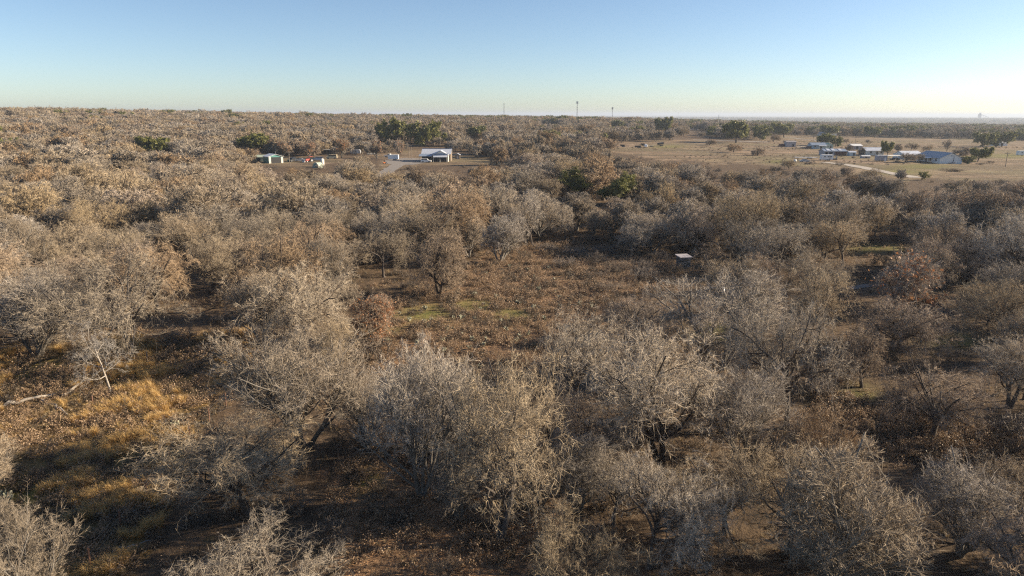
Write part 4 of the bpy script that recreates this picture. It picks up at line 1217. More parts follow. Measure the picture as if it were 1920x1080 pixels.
pole(1640, 254.5, 236, 'tall steel pole at the far wood edge', False, True)
pole(1346, 242, 215, 'tallest steel transmission pole right of the other two', False, True, r=.4)
pole(1271, 231, 209, 'middle one of the three tall transmission poles', False, True, r=.35)
pole(1220, 229, 208, 'leftmost of the three tall transmission poles', False, True, r=.35)
# far masts: thin lattice towers in the haze
def mast(px_, d, top_px, label, head=False, w_=1.6):
    r_ = ray(px_, 214); k = d / math.hypot(r_[0], r_[1]); x, y = r_[0] * k, r_[1] * k
    e = empty('radio_mast', (x, y, hz(x, y))); tag(e, label, 'mast', 'radio masts on the skyline'); THINGS.append((e, px_, 214, None))
    t = ray(px_, top_px); h = CAM_H + t[2] * d / math.hypot(t[0], t[1]) - hz(x, y)
    s_ = w_ / 2
    for a, b in ((-s_, -s_), (s_, -s_), (0, s_)): MB().rod((a, b, -.5), (a, b, h), .16, n=5).build('leg', STEEL, e)
    lat = MB(); z = 0
    while z < h - 4:
        lat.rod((-s_, -s_, z), (s_, -s_, z + 4), .09, n=4); lat.rod((s_, -s_, z), (0, s_, z + 4), .12, n=4); lat.rod((0, s_, z), (-s_, -s_, z + 4), .12, n=4); z += 4
    lat.build('bracing', STEEL, e)
    if head:
        for k_ in range(6):
            a = k_ * 1.047
            MB().box(-.35, .35, -.2, .2, h - 4, h).build('antenna', SILVER, e).location = (math.cos(a) * 1.3, math.sin(a) * 1.3, 0)
        MB().rod((0, 0, h - 2.4), (0, 0, h - 1.6), 1.35, n=12).build('platform', STEEL, e)
mast(945, 1300, 193, 'thin radio mast on the skyline left of the tallest one', False, .8)
mast(1082, 1250, 190, 'tallest radio mast on the skyline with an antenna head', True, 1.3)
mast(1148, 1400, 201, 'shorter mast with a round head right of the tallest mast', True, 1.0)
# grain works on the horizon, far right
r_ = ray(1838, 216); k = 8000 / math.hypot(r_[0], r_[1])
e = empty('grain_elevator', (r_[0] * k, r_[1] * k, hz(r_[0] * k, r_[1] * k))); tag(e, 'tiny industrial tower with a sloping conveyor on the right horizon', 'factory')
zb = -e.location.z; e.scale = (.75, .75, .75)
MB().box(-22, 10, -10, 10, -1, zb + 48).build('tower', GREYBOX, e); MB().box(-10, 4, -8, 8, zb + 48, zb + 66).build('head_house', GREYBOX, e)
MB().slab((10, -3, zb + 46), (10, 3, zb + 46), (110, 3, zb + 12), (110, -3, zb + 12), 5).build('conveyor', STEEL, e)
for x in (40, 75): MB().rod((x, 0, 0), (x, 0, zb + 46 - (x - 10) * .34 - 5), 1.5, n=6).build('conveyor_leg', STEEL, e)
# far roofs in the valley
for px_, py_, lb in ((1671, 235, 'long white roof among the far trees on the right'), (1686, 236, 'small white roof right of the long white far roof'), (1735, 237, 'farthest right white roof among the valley trees'), (1300, 243, 'white roof among the trees beyond the middle field'), (1318, 242, 'second white roof among the trees beyond the middle field')):
    e = thing('far_building', px_, py_, lb, 'building', group='far roofs'); gabled(e, 12, 26 if px_ == 1671 else 13, 4, 6.5, WHITE, WHITE, 'x'); doorway(e, 2, 0, 3, 3)
    protect(px_, py_ + 1, 30 if px_ == 1671 else 16, py_ - 7)
# ------------------------------------------------------------------ hunting blind
e = thing('hunting_blind', 1280, 510, 'small box hunting blind on legs with a pale roof', 'hunting blind', rz=R(12), land='hunting blind')
def camo(t, p):
    n = noise(t, 2.6, 3, .6, N(t, 'ShaderNodeTexCoord').outputs['Object'])
    t.links.new(ramp(t, n, [(.46, (.035, .04, .035)), (.5, (.22, .22, .23)), (.58, (.05, .055, .045))], 'CONSTANT'), p.inputs['Base Color']); p.inputs['Roughness'].default_value = .8
CAMO = mat('camouflage_panel', camo)
MB().box(-.75, .75, -.75, .75, .9, 2.25).build('cabin', CAMO, e)
MB().box(-.5, .5, -.775, -.748, 1.75, 2.0).build('shooting_window', DARK, e); MB().box(-.778, -.748, -.5, .5, 1.75, 2.0).build('shooting_window', DARK, e)
MB().slab((-.95, -.95, 2.38), (.95, -.95, 2.38), (.95, .95, 2.5), (-.95, .95, 2.5), .08).build('roof', GREYBOX, e)
for x in (-.68, .68):
    for y in (-.68, .68): MB().rod((x * 1.1, y * 1.1, -.1), (x, y, .92), .05, n=6).build('leg', WOODM, e)
for x in (-.35, .0): MB().rod((x, -1.5, 0), (x, -.76, .95), .03, n=6).build('ladder_rail', WOODM, e)
e = thing('deer_feeder', 1352, 568, 'pale barrel feeder on legs glimpsed through the wide many-stemmed tree', 'feeder')
MB().rod((0, 0, 1.0), (0, 0, 1.9), .32, n=14).build('barrel', SILVER, e, True); MB().rod((0, 0, 1.9), (0, 0, 2.0), .36, .3, 14).build('lid', SILVER, e)
for k_ in range(3):
    a = k_ * 2.094; MB().rod((math.cos(a) * .7, math.sin(a) * .7, -.05), (math.cos(a) * .3, math.sin(a) * .3, 1.2), .03, n=6).build('leg', STEEL, e)
strip('dirt_track', [G(1400, 543), G(1450, 542), G(1520, 546), G(1600, 540), G(1660, 531)], 1.5, CALICHE, lift=.03)
# ------------------------------------------------------------------ fences, logs, rocks, cactus
e = empty('wire_fence', G(227, 993)); tag(e, 'wire fence with thin rusty posts along the right side of the left clearing', 'fence')
FP = [G(*p) for p in ((170, 1065), (227, 993), (276, 937), (320, 877), (357, 828), (393, 793), (424, 762), (450, 735))]
RUSTP = plain('rusty_post', (.16, .085, .055), .8)
for p in FP:
    q = p - e.location; MB().rod((q.x, q.y, q.z - .3), (q.x + .03, q.y, q.z + 1.15), .045, n=6).build('post', RUSTP, e)
for hgt in (.45, .75, 1.05):
    wire = MB()
    for a, b in zip(FP[:-1], FP[1:]): wire.rod(a - e.location + Vector((0, 0, hgt)), b - e.location + Vector((0, 0, hgt)), .004, n=3)
    wire.build('wire', STEEL, e)
for bx, by, h_, lb in ((174, 759, .75, 'short rusty fence post right of the fallen log'), (277, 682, 1.2, 'tan wooden fence post right of the bleached dead tree')):
    e = thing('fence_post', bx, by, lb, 'post'); MB().rod((0, 0, -.3), (.03, 0, h_), .06, .055, 8).build('post', RUSTP if bx < 200 else POLEM, e); MB().rod((.03, 0, h_), (.03, 0, h_ + .03), .055, .02, 8).build('top', WOODM, e)
def log(name, pts, r0, r1, label, lifts=None, twigs=True):
    C = [G(*p) for p in pts]
    if lifts:
        for c, l in zip(C, lifts): c.z += l
    o0 = C[0].copy()
    A = np.array([c - o0 for c in C]); n = 14
    t = np.linspace(0, len(A) - 1, n); s_ = np.minimum(t.astype(int), len(A) - 2); u_ = (t - s_)[:, None]
    P_ = A[s_] * (1 - u_) + A[s_ + 1] * u_
    r = np.random.default_rng(int(pts[0][0] + 500)); P_[1:-1] += r.normal(size=(n - 2, 3)) * .06
    P_[:, 2] += np.linspace(r0, r1, n)
    e = empty(name, o0); tag(e, label, 'log')
    a = Acc(); RR_ = np.linspace(r0, r1, n)[None] * (1 + .12 * r.normal(size=(1, n))); tubes(a, P_[None], RR_, 9, r)
    link('trunk', a.mesh('trunk', [M_DEAD]), e)
    if twigs:
        a = Acc(); b = sprout(P_[None], RR_, np.array([3.2]), r, 7, (.25, 1), 50, 15, .45, .3, 6, .22, .12, .45, .2)
        tubes(a, b[0], b[1], 5, r); c = sprout(*b, r, 5, (.3, 1), 45, 15, .5, .3, 4, .25, .05, .55); tubes(a, c[0], c[1], 4, r)
        link('branches', a.mesh('branches', [M_DEAD]), e)
    return e
log('fallen_log', [(-40, 775), (40, 757), (105, 744)], .13, .09, 'thick bleached fallen log lying at the left edge of the clearing', (0, .1, .25), False)
log('fallen_log', [(116, 745), (160, 722), (190, 706), (216, 696)], .11, .05, 'bleached fallen branch leaning up toward the dead tree', (.05, .25, .5, .9))
log('fallen_log', [(78, 752), (105, 763), (129, 780)], .10, .07, 'short grey log forking down from the thick fallen log', None, False)
log('fallen_log', [(210, 1035), (260, 1020), (310, 1008)], .06, .03, 'thin pale branch lying on dark ground beside the fence', None, False)
log('fallen_log', [(1060, 930), (1010, 905), (965, 885)], .10, .14, 'broken limb with torn reddish wood beside the old dark-trunked tree', (.1, .8, 1.6))
log('fallen_log', [(0, 660), (60, 655), (85, 668)], .07, .03, 'thin dead branch lying at the left edge below the pale fan-shaped tree', (.3, .5, .2))
# prickly pear
M_PEAR = plain('cactus_skin', (.27, .27, .185), .55, 0, .25, 4)
def pear_mesh(seed):
    r = np.random.default_rng(seed)
    a = Acc(); pads = [(np.array([0, 0, .0]), np.array([0, 0, 1.]))]
    nodes = []
    for k in range(6): nodes.append((np.array([r.uniform(-.1, .1), r.uniform(-.1, .1), .0]), unit(np.array([r.normal() * .5, r.normal() * .5, 1.])), .26))
    full = list(nodes)
    for p, d, s_ in nodes:
        for k in range(r.integers(1, 4)):
            d2 = unit(d + r.normal(size=3) * .5 + np.array([0, 0, .2])); full.append((p + d * s_ * .92, d2, s_ * r.uniform(.7, .95)))
    for p, d, s_ in full[6:17]:
        if r.random() < .8: full.append((p + d * s_ * .9, unit(d + r.normal(size=3) * .5), s_ * .75))
    u_, v_ = np.meshgrid(np.linspace(0, 2 * np.pi, 9)[:-1], np.linspace(.12, np.pi - .12, 5), indexing='ij')
    for p, d, s_ in full:
        n_ = unit(np.cross(d, r.normal(size=3))); b = np.cross(d, n_)
        c = p + d * s_ * .5
        V = (c + d * (-np.cos(v_) * s_ * .52)[..., None] + b * (np.sin(v_) * np.cos(u_) * s_ * .40)[..., None] + n_ * (np.sin(v_) * np.sin(u_) * .030)[..., None])
        i, j = np.meshgrid(np.arange(8), np.arange(4), indexing='ij')
        Q = np.stack([i * 5 + j, ((i + 1) % 8) * 5 + j, ((i + 1) % 8) * 5 + j + 1, i * 5 + j + 1], -1).reshape(-1, 4)
        a.add(V.reshape(-1, 3), Q)
    return a.mesh('prickly_pear', [M_PEAR])
PEARS = [pear_mesh(k) for k in range(3)]
rp = np.random.default_rng(8)
spots = [(735, 625), (728, 640), (698, 655), (795, 607), (803, 612), (840, 615), (880, 655), (882, 668), (884, 640), (868, 628), (905, 650), (912, 640), (975, 632), (985, 640), (990, 628), (968, 640), (1000, 650), (750, 588), (768, 602), (850, 600), (940, 605), (960, 575), (1000, 520), (1030, 505), (955, 500), (975, 500), (990, 508),
         (1040, 525), (1010, 545), (930, 560), (1050, 575), (1075, 560), (1110, 578), (1108, 570), (1020, 600), (950, 620), (830, 640), (900, 690), (860, 690), (1000, 580), (965, 470), (985, 475), (1050, 490), (1035, 475)]
spots += [tuple(p) for p in np.stack([rp.uniform(740, 1120, 30), rp.uniform(490, 670, 30)], -1)]
np_ = 0
for bx, by in spots:
    if not in_poly(np.array([bx]), np.array([by]), CLEAR['cactus_clearing'])[0]: continue
    o = link('prickly_pear', PEARS[np_ % 3], None, G(bx, by)); s_ = rp.uniform(.5, 1.1); o.scale = (s_, s_, s_ * rp.uniform(.8, 1.1)); o.rotation_euler = (0, 0, rp.random() * 6.28)
    INDIV.append((o, bx, by, 'pear')); o['category'] = 'cactus'; o['group'] = 'prickly pears in the central clearing'; np_ += 1
for bx, by, s_, lb in ((12, 945, 1.5, 'large prickly pear at the left edge among golden grass'), (330, 803, 1.1, 'lone prickly pear beside the wire fence')):
    o = link('prickly_pear', PEARS[1], None, G(bx, by)); o.scale = (s_,) * 3; tag(o, lb, 'cactus')
# pale stones
def rock_mesh(seed):
    r = np.random.default_rng(seed)
    u_, v_ = np.meshgrid(np.linspace(0, 2 * np.pi, 8)[:-1], np.linspace(.1, np.pi - .1, 5), indexing='ij')
    V = np.stack([np.sin(v_) * np.cos(u_), np.sin(v_) * np.sin(u_), np.cos(v_) * .6], -1) * (1 + .16 * r.normal(size=u_.shape))[..., None]
    i, j = np.meshgrid(np.arange(7), np.arange(4), indexing='ij')
    Q = np.stack([i * 5 + j, ((i + 1) % 7) * 5 + j, ((i + 1) % 7) * 5 + j + 1, i * 5 + j + 1], -1).reshape(-1, 4)
    return fast_mesh('stone', V.reshape(-1, 3), Q, None, [CONC], False)
RK = [rock_mesh(k) for k in range(3)]
for q, (bx, by, s_, lb) in enumerate(((253, 960, .16, 'pale stone beside the lower fence posts'), (80, 730, .2, 'pale flat stone above the thick fallen log'), (160, 727, .16, 'pale stone beside the leaning fallen branch'), (1020, 920, .2, 'pale stone under the broken limb'))):
    o = link('stone', RK[q % 3], None, G(bx, by)); o.scale = (s_ * 1.4, s_, s_); tag(o, lb, 'stone')
# ------------------------------------------------------------------ the rest of the wood
rng = np.random.default_rng(77)
def scatter(rmin, rmax, th0, th1, spacing, seed):
    """jittered polar grid with about one point per spacing^2"""
    r = np.random.default_rng(seed)
    X, Y = [], []
    for d in np.arange(rmin, rmax, spacing):
        n = max(1, int((th1 - th0) * d / spacing))
        a = th0 + (th1 - th0) * (np.arange(n) + r.random(n)) / n
        dd = d + (r.random(n) - .5) * spacing
        X.append(dd * np.sin(a)); Y.append(dd * np.cos(a))
    return np.concatenate(X), np.concatenate(Y)

def vnoise(x, y, s, seed=0):
    r = np.random.default_rng(seed)
    v = np.zeros_like(x)
    for k in range(6):
        a = r.random() * 6.28; f = s * (1 + k * .5)
        v += np.sin((x * np.cos(a) + y * np.sin(a)) * f + r.random() * 6.28) / (1 + k * .4)
    return v / 2.5

X1, Y1 = scatter(30, 430, R(-60), R(75), 7.5, 11)
px, py, f = proj(X1, Y1, height(X1, Y1))
ok = ~(cleared(px, py) & (f > 0))
# nothing tall right in front of the lens, and thin out a few natural gaps
gap = vnoise(X1, Y1, .045, 5)
ok &= gap > -1.15
d1 = np.hypot(X1, Y1)
inside = (px > -420) & (px < 2360) & (py > 0) & (py < 1420) & (f > 0)
ok &= (d1 < 150) | (rng.random(len(X1)) > .22)
ok &= (d1 > 29) | ~inside
ok &= ~(inside & (d1 < 60) & (py > 690) & (py < 1150)) | (rng.random(len(X1)) < .5)
T = np.array([(a, b, c) for a, b, c in TAKEN])
near = (np.hypot(X1[:, None] - T[None, :, 0], Y1[:, None] - T[None, :, 1]) < np.maximum(2.4, T[None, :, 2] * .58)).any(1)
ok &= ~near
X1, Y1, px, py, f, inside, d1 = (a[ok] for a in (X1, Y1, px, py, f, inside, d1))
n1 = len(X1)
H1 = np.clip(rng.normal(6.9, 1.6, n1), 3.6, 11)
H1 = np.where(vnoise(X1, Y1, .03, 9) > .75, H1 * .72, H1)
W1 = H1 * rng.uniform(1.05, 1.5, n1)
K1 = rng.choice(3, n1, p=[.38, .38, .24])
KN = ('spread', 'vase', 'round')
# scattered trees keep off the open ground and the things the photograph shows clear of branches
def covers(x, y, f_, h, wd):
    bad = np.zeros(len(x), bool)
    z = height(x, y)
    ax = wd * .36 * FOC / np.maximum(f_, 1)
    for fz, fx in ((1.0, 0), (.8, -1), (.8, 1), (.5, -1), (.5, 1), (.55, 0)):
        qx, qy, _ = proj(x, y, z + h * fz)
        qx = qx + fx * ax
        bad |= cleared(qx, qy)
    tx, ty_, _ = proj(x, y, z + h * .95); bx_, by_, _ = proj(x, y, z + h * .25)
    for x0, x1, t0, t1, dp in PROTECT:
        bad |= (f_ < dp) & (f_ > 0) & (tx + ax > x0) & (tx - ax < x1) & (ty_ < t1) & (by_ > t0)
    return bad & (f_ > 0)
keep = ~covers(X1, Y1, f, H1, W1)
X1, Y1, px, py, f, inside, d1, H1, W1, K1 = (a[keep] for a in (X1, Y1, px, py, f, inside, d1, H1, W1, K1))
n1 = len(X1)
size = np.where(inside, H1 / np.maximum(f, 1), 0)
order = np.argsort(-size)
N_IND = 300 - sum(1 for o, *_ in THINGS if o.name.split('.')[0] == 'bare_tree') - 2
is_ind = np.zeros(n1, bool); is_ind[order[:N_IND]] = True
for i in np.nonzero(is_ind)[0]:
    kind = KN[K1[i]]
    lod = 0 if d1[i] < 120 else 1
    L = TREES[(kind, lod)]
    z = hz(X1[i], Y1[i])
    e = place_tree('bare_tree', L[int(rng.integers(len(L)))], (X1[i], Y1[i], z), H1[i], W1[i], rng.random() * 6.28)
    e['category'] = 'tree'; e['group'] = G_NEAR
    cx, cy, _ = proj([X1[i]], [Y1[i]], [z + H1[i] * .55])
    INDIV.append((e, cx[0], cy[0], kind))

# everything smaller in the picture or out of frame: one uncountable wood
FORMS, FH, FW, FK = [], [], [], []
for (kind, lod) in (('spread', 1), ('vase', 1), ('round', 1), ('spread', 2), ('vase', 2), ('round', 2)):
    for tm, cm, H, W, _ in TREES[(kind, lod)][:(9, 1, 9)[lod]]:
        FORMS.append(joined(tm, cm)); FH.append(H); FW.append(W); FK.append((kind, lod))
for tm, cm, H, W, _ in OAKS[1]:
    FORMS.append(joined(tm, cm)); FH.append(H); FW.append(W); FK.append(('oak', 1))
FH, FW = np.array(FH), np.array(FW)
def forms_of(kind, lod): return [k for k, v in enumerate(FK) if v == (kind, lod)]
PX, PH, PW, PI = [], [], [], []
def put(x, y, h, wd, kinds, lods):
    idx = np.zeros(len(x), int)
    for kk in set(kinds):
        for ll in set(lods):
            m = (np.asarray(kinds) == kk) & (np.asarray(lods) == ll)
            if m.any(): idx[m] = rng.choice(forms_of(kk, 1 if kk == 'oak' else ll), m.sum())
    PX.append(np.stack([x, y, height(x, y)], -1)); PH.append(h); PW.append(wd); PI.append(idx)
m = ~is_ind
put(X1[m], Y1[m], H1[m], W1[m], [KN[k] for k in K1[m]], np.where(d1[m] < 260, 1, 2))
for rmin, rmax, sp, hm, seed, lod in ((430, 900, 10.5, 8.2, 21, 2), (900, 1700, 13, 8.8, 22, 2), (1700, 3600, 18, 9, 23, 2), (3600, 9000, 42, 12, 24, 2)):
    x, y = scatter(rmin, rmax, R(-46), R(50), sp, seed)
    qx, qy, qf = proj(x, y, height(x, y))
    k = ~cleared(qx, qy) | (np.hypot(x, y) > 900)
    k &= vnoise(x, y, .012 if rmin < 2000 else .004, 31) > -1.0
    # pastures in the valley on the right
    k &= ~((np.hypot(x, y) > 900) & (vnoise(x, y, .006, 41) > .9) & (qx > 1200))
    x, y, qx, qf = x[k], y[k], qx[k], qf[k]
    h = np.clip(rng.normal(hm, hm * .16, len(x)), hm * .6, hm * 1.5)
    if rmin < 900:
        k = ~covers(x, y, qf, h, h * 1.2)
        x, y, qx, h = x[k], y[k], qx[k], h[k]
    oakp = np.where(qx > 1000, .20, .05) * (vnoise(x, y, .02, 51) > 0)
    if rmin >= 900: oakp = oakp + .08
    kinds = np.where(rng.random(len(x)) < oakp, 'oak', np.array(KN)[rng.choice(3, len(x), p=[.45, .3, .25])])
    put(x, y, h, h * rng.uniform(1.2, 1.75, len(x)) * (1.0 if rmin < 3000 else 2.2), kinds, [lod] * len(x))
P = np.concatenate(PX); Hh = np.concatenate(PH); Ww = np.concatenate(PW); I = np.concatenate(PI)
sz = Hh / FH[I]; sx = np.clip(Ww / FW[I], sz * .6, sz * 2.2)
stuff_points('distant_wood', FORMS, P, np.stack([0 * sz, 0 * sz, rng.random(len(sz)) * 6.28], -1), np.stack([sx, sx, sz], -1), I,
             'bare winter wood reaching to the horizon behind the nearer trees', 'wood')

# ------------------------------------------------------------------ shrubs
def shrub(bx, by, wpx, hm, label=None, v=0, leaf=None, group='bare shrubs'):
    b = G(bx, by)
    depth = float((np.array(b) - np.array([0, 0, CAM_H])) @ CF)
    L = TREES[('shrub', 0 if depth < 110 else 1)]
    e = place_tree('bare_shrub', L[v % len(L)], b, hm, wpx * depth / FOC, bx % 6.28)
    for c in list(e.children):
        if c.name.startswith('trunk'): c.name = 'stems'
        else: c.name = 'twigs'
    tag(e, label, 'shrub', group)
    if label is None: INDIV.append((e, bx, by - 10, 'shrub'))
    return e
for q, (bx, by, wp, hm) in enumerate(((1150, 545, 90, 1.7), (1060, 500, 70, 1.6), (1110, 495, 80, 1.9), (1160, 515, 80, 1.8), (1250, 515, 70, 2.0), (1020, 470, 60, 1.6), (1210, 528, 80, 2.0), (1230, 555, 60, 1.3), (1115, 520, 50, 1.0), (1075, 478, 60, 1.6), (1135, 478, 60, 1.8), (1190, 505, 70, 1.9), (1095, 455, 60, 1.9),
        (1395, 525, 90, 2.6), (1460, 540, 80, 2.9), (1345, 505, 70, 2.2), (1240, 495, 60, 2.0), (1310, 475, 70, 2.2), (1350, 468, 80, 2.4), (1225, 470, 60, 2.1), (1040, 1005, 75, 1.6), (830, 1075, 90, 1.3), (110, 640, 60, 1.6), (140, 630, 60, 2.0),
        (340, 640, 90, 2.0), (420, 640, 80, 1.9), (470, 640, 70, 1.6), (960, 545, 40, .8), (1010, 560, 40, .8), (900, 470, 50, 1.4), (1590, 590, 70, 1.8), (1720, 700, 80, 1.8), (1690, 760, 80, 1.6), (1880, 850, 90, 1.5), (1540, 830, 80, 1.7),
        (1400, 940, 110, 1.8), (1130, 1020, 110, 1.7), (700, 960, 70, 1.0), (640, 860, 80, 1.7), (740, 850, 80, 1.8), (1000, 880, 100, 1.7), (560, 900, 100, 1.6), (1260, 900, 90, 1.7), (1000, 760, 70, 1.5), (940, 720, 60, 1.4), (770, 712, 60, 1.4),
        (1130, 690, 70, 1.6), (1180, 700, 80, 1.8), (1700, 1060, 120, 1.6), (1330, 1060, 120, 1.7))):
    shrub(bx, by, wp, hm, None, q)
# underwood: too many to count
x, y = scatter(28, 300, R(-50), R(60), 4.6, 61)
qx, qy, qf = proj(x, y, height(x, y))
dd = np.hypot(x, y)
k = ~(cleared(qx, qy) & (qf > 0)) & (rng.random(len(x)) < np.where(dd < 60, .30, np.where(dd < 150, .4, .15)))
x, y = x[k], y[k]
nu = len(x)
xf, yf = scatter(255, 700, R(0), R(45), 6.5, 62)
qx, qy, _ = proj(xf, yf, height(xf, yf)); k = (in_poly(qx, qy, CLEAR['mid_field']) | in_poly(qx, qy, CLEAR['east_field'])) & (vnoise(xf, yf, .03, 19) > .1)
x = np.concatenate([x, xf[k]]); y = np.concatenate([y, yf[k]])
SF = TREES[('shrub', 1)]
SM = [joined(a, b) for a, b, *_ in SF]
ii = rng.integers(len(SM), size=len(x)); sH = np.array([f_[2] for f_ in SF])[ii]; hh = np.where(np.arange(len(x)) < nu, rng.uniform(.6, 2.2, len(x)), rng.uniform(.25, .8, len(x)) ** 1.3)
s = hh / sH
stuff_points('underwood', SM, np.stack([x, y, height(x, y)], -1), np.stack([0 * s, 0 * s, rng.random(len(s)) * 6.28], -1), np.stack([s * 1.25, s * 1.25, s], -1), ii,
             'grey bare thicket growing under and between the trees', 'thicket')

# ------------------------------------------------------------------ grass and low brush
def tuft(seed, n, h, spread, wd, m):
    r = np.random.default_rng(seed)
    az = r.random(n) * 6.28; a = np.abs(r.normal(0, spread, n)); L = h * r.uniform(.55, 1.1, n)
    b = np.stack([np.cos(az) * .10 * r.random(n), np.sin(az) * .10 * r.random(n), np.zeros(n)], -1)
    d = np.stack([np.cos(az) * np.sin(a), np.sin(az) * np.sin(a), np.cos(a)], -1)
    mid = b + d * L[:, None] * .6
    tip = b + unit(d + np.array([0, 0, -.35]) + np.stack([np.cos(az), np.sin(az), 0 * az], -1) * .25) * L[:, None]
    side = np.stack([-np.sin(az), np.cos(az), 0 * az], -1) * wd
    V = np.stack([b - side, b + side, mid + side * .7, mid - side * .7, tip], 1).reshape(-1, 3)
    o = (np.arange(n) * 5)[:, None]
    return fast_mesh('tuft', V, np.array([[0, 1, 2, 3]]) + o, np.array([[3, 2, 4]]) + o, [m], False)
def lowbrush(seed):
    r = np.random.default_rng(seed)
    a = Acc()
    s_ = stems(r, 10, 40, .36, .006, K=4, wig=.15, trop=.03, base=.12)
    b = sprout(*s_, r, 6, (.1, 1), 42, 14, .6, .3, 3, .2, .02, .7, .3)
    tubes(a, s_[0], np.maximum(s_[1], .006), 3, r); tubes(a, b[0], np.maximum(b[1], .006), 3, r)
    C = b[0][:, 1:].reshape(-1, 3); C = np.repeat(C, 4, 0) + r.normal(size=(len(C) * 4, 3)) * .04
    leaf_quads(a, C, .038, r)
    return a.mesh('low_brush', [M_FORB if seed % 4 else M_FORB2], False)
def field_of(name, n, seed):
    r = np.random.default_rng(seed)
    p = np.array(CLEAR[name], float)
    g = np.array([G(a, min(b, 1079)) for a, b in p])[:, :2]
    lo, hi = g.min(0), g.max(0)
    q = lo + (hi - lo) * r.random((n * 6, 2))
    qx, qy, qf = proj(q[:, 0], q[:, 1], height(q[:, 0], q[:, 1]))
    q = q[in_poly(qx, qy, CLEAR[name]) & (qf > 0)]
    return q[:n]
def scatter_stuff(name, forms, q, hs, label, cat, seed):
    r = np.random.default_rng(seed)
    s = r.uniform(hs[0], hs[1], len(q))
    stuff_points(name, forms, np.stack([q[:, 0], q[:, 1], height(q[:, 0], q[:, 1]) - .02], -1),
                 np.stack([0 * s, 0 * s, r.random(len(s)) * 6.28], -1), np.stack([s, s, s * r.uniform(.8, 1.2, len(s))], -1), r.integers(len(forms), size=len(q)), label, cat)
gold = [tuft(k, 46, .75, .32, .007, M_GOLD) for k in range(3)]
dry = [tuft(10 + k, 26, .34, .6, .007, M_DRY) for k in range(3)]
brush = [lowbrush(k) for k in range(4)]
q = field_of('left_clearing', 16000, 1)
c = vnoise(q[:, 0], q[:, 1], .55, 3) + .6 * vnoise(q[:, 0], q[:, 1], 1.7, 8)
gx_, gy_, _ = proj(q[:, 0], q[:, 1], height(q[:, 0], q[:, 1]))
c = c + .7 * np.exp(-(((gx_ - 115) / 100) ** 2 + ((gy_ - 905) / 32) ** 2))
scatter_stuff('golden_grass', gold, q[c > .34], (.6, 1.25), 'golden bunch grass growing in the left clearing', 'grass', 2)
qq = q[(c <= .34) & (c > -.3)][:5000]
x, y = scatter(26, 120, R(-45), R(48), .95, 71)
x = np.concatenate([x, qq[:, 0]]); y = np.concatenate([y, qq[:, 1]])
k = vnoise(x, y, .4, 13) > -.35
scatter_stuff('dry_grass', dry, np.stack([x[k], y[k]], -1), (.5, 1.3), 'short dry grass and litter on the woodland floor', 'grass', 3)
q1 = field_of('cactus_clearing', 1900, 4); q2 = field_of('left_clearing', 900, 5); q3 = field_of('right_gap', 500, 6); q4 = field_of('leaf_floor', 120, 7)
x, y = scatter(28, 150, R(-45), R(48), 3.2, 72)
c = vnoise(q1[:, 0], q1[:, 1], .7, 14)
gx_, gy_, _ = proj(q1[:, 0], q1[:, 1], height(q1[:, 0], q1[:, 1]))
for a_, b_, rx_, ry_ in GREEN: c = np.where(((gx_ - a_) / rx_) ** 2 + ((gy_ - b_) / ry_) ** 2 < .55, -9, c)
scatter_stuff('low_brush', brush, np.concatenate([q1[c > -.5], q2, q3, q4, np.stack([x, y], -1)]), (.8, 2.6), 'knee-high brown brush covering the clearings', 'brush', 4)

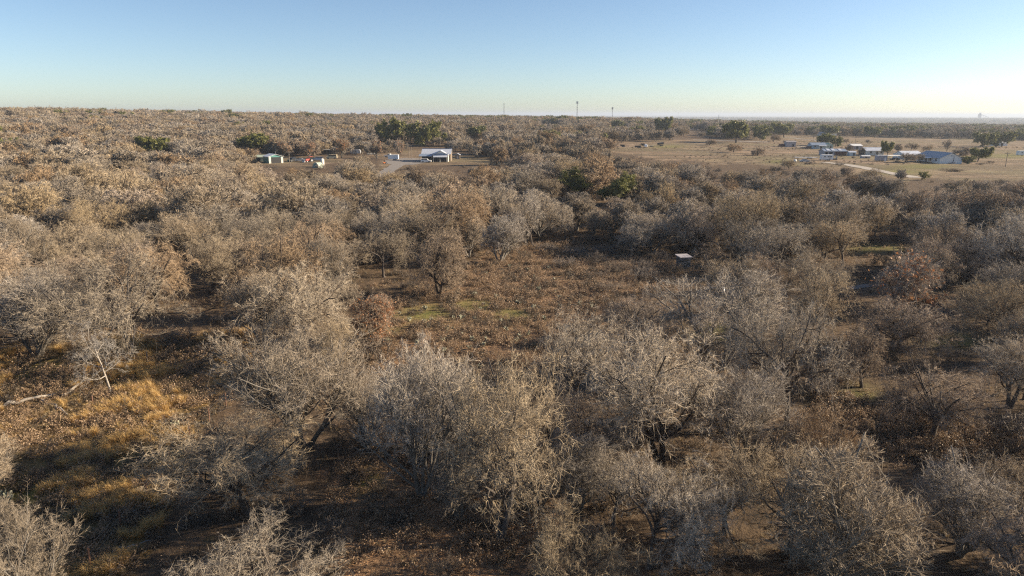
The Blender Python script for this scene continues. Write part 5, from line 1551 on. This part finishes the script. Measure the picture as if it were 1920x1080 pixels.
# ------------------------------------------------------------------ air
def haze(density):
    s, zb, zt = 45000, -60, 52
    V = np.array([(a * s, b * s, c) for c in (zb, zt) for b in (-1, 1) for a in (-1, 1)], float)
    F = np.array([(0, 2, 3, 1), (4, 5, 7, 6), (0, 1, 5, 4), (2, 6, 7, 3), (0, 4, 6, 2), (1, 3, 7, 5)])
    m = bpy.data.materials.new('air'); m.use_nodes = True
    t = m.node_tree; t.nodes.clear()
    out = t.nodes.new('ShaderNodeOutputMaterial'); v = t.nodes.new('ShaderNodeVolumePrincipled')
    v.inputs['Color'].default_value = (.58, .67, .80, 1)
    v.inputs['Density'].default_value = density
    v.inputs['Anisotropy'].default_value = .2
    t.links.new(v.outputs[0], out.inputs['Volume'])
    o = link('haze', fast_mesh('haze', V, F, None, [m], False))
    tag(o, 'pale blue haze over the far country', 'haze', kind='stuff')
haze(1.2e-4)
# ------------------------------------------------------------------ labels that single out each tree by its neighbours
LAND = [(x, y, nm) for (o, x, y, nm) in THINGS if nm]
ORD = ['nearest', 'second nearest', 'third nearest', 'fourth nearest', 'fifth nearest', 'sixth nearest', 'seventh nearest', 'eighth nearest', 'ninth nearest', 'tenth nearest', 'eleventh nearest', 'twelfth nearest']
for n in ('thirteenth', 'fourteenth', 'fifteenth', 'sixteenth', 'seventeenth', 'eighteenth', 'nineteenth', 'twentieth', 'twenty-first', 'twenty-second', 'twenty-third', 'twenty-fourth', 'twenty-fifth', 'twenty-sixth', 'twenty-seventh', 'twenty-eighth', 'twenty-ninth', 'thirtieth'):
    ORD.append(n + ' nearest')
LOOK = {'spread': 'broad-crowned bare tree', 'vase': 'upright bare tree', 'round': 'round twiggy bare tree', 'shrub': 'low bare shrub', 'pear': 'prickly pear clump'}
fam = {'spread': 't', 'vase': 't', 'round': 't', 'shrub': 's', 'pear': 'p'}
buckets = {}
for o, x, y, kind in INDIV:
    if o.get('label'): continue
    dd = [(math.hypot(x - lx, (y - ly) * 1.6), lx, ly, nm) for lx, ly, nm in LAND]
    d_, lx, ly, nm = min(dd)
    dx, dy = x - lx, (y - ly) * 1.6
    way = ('to the right of' if dx > 0 else 'to the left of') if abs(dx) > abs(dy) else ('below' if dy > 0 else 'above')
    buckets.setdefault((kind, nm, way), []).append((d_, o))
for (kind, nm, way), L in buckets.items():
    L.sort(key=lambda a: a[0])
    for k, (d_, o) in enumerate(L):
        o['label'] = '%s, %s %s the %s' % (LOOK[kind], ORD[min(k, len(ORD) - 1)], way, nm)
        if len(o['label'].replace('-', ' ').split()) > 16: o['label'] = o['label'].replace('broad-crowned ', '').replace('round twiggy ', 'round ').replace('to the ', '')
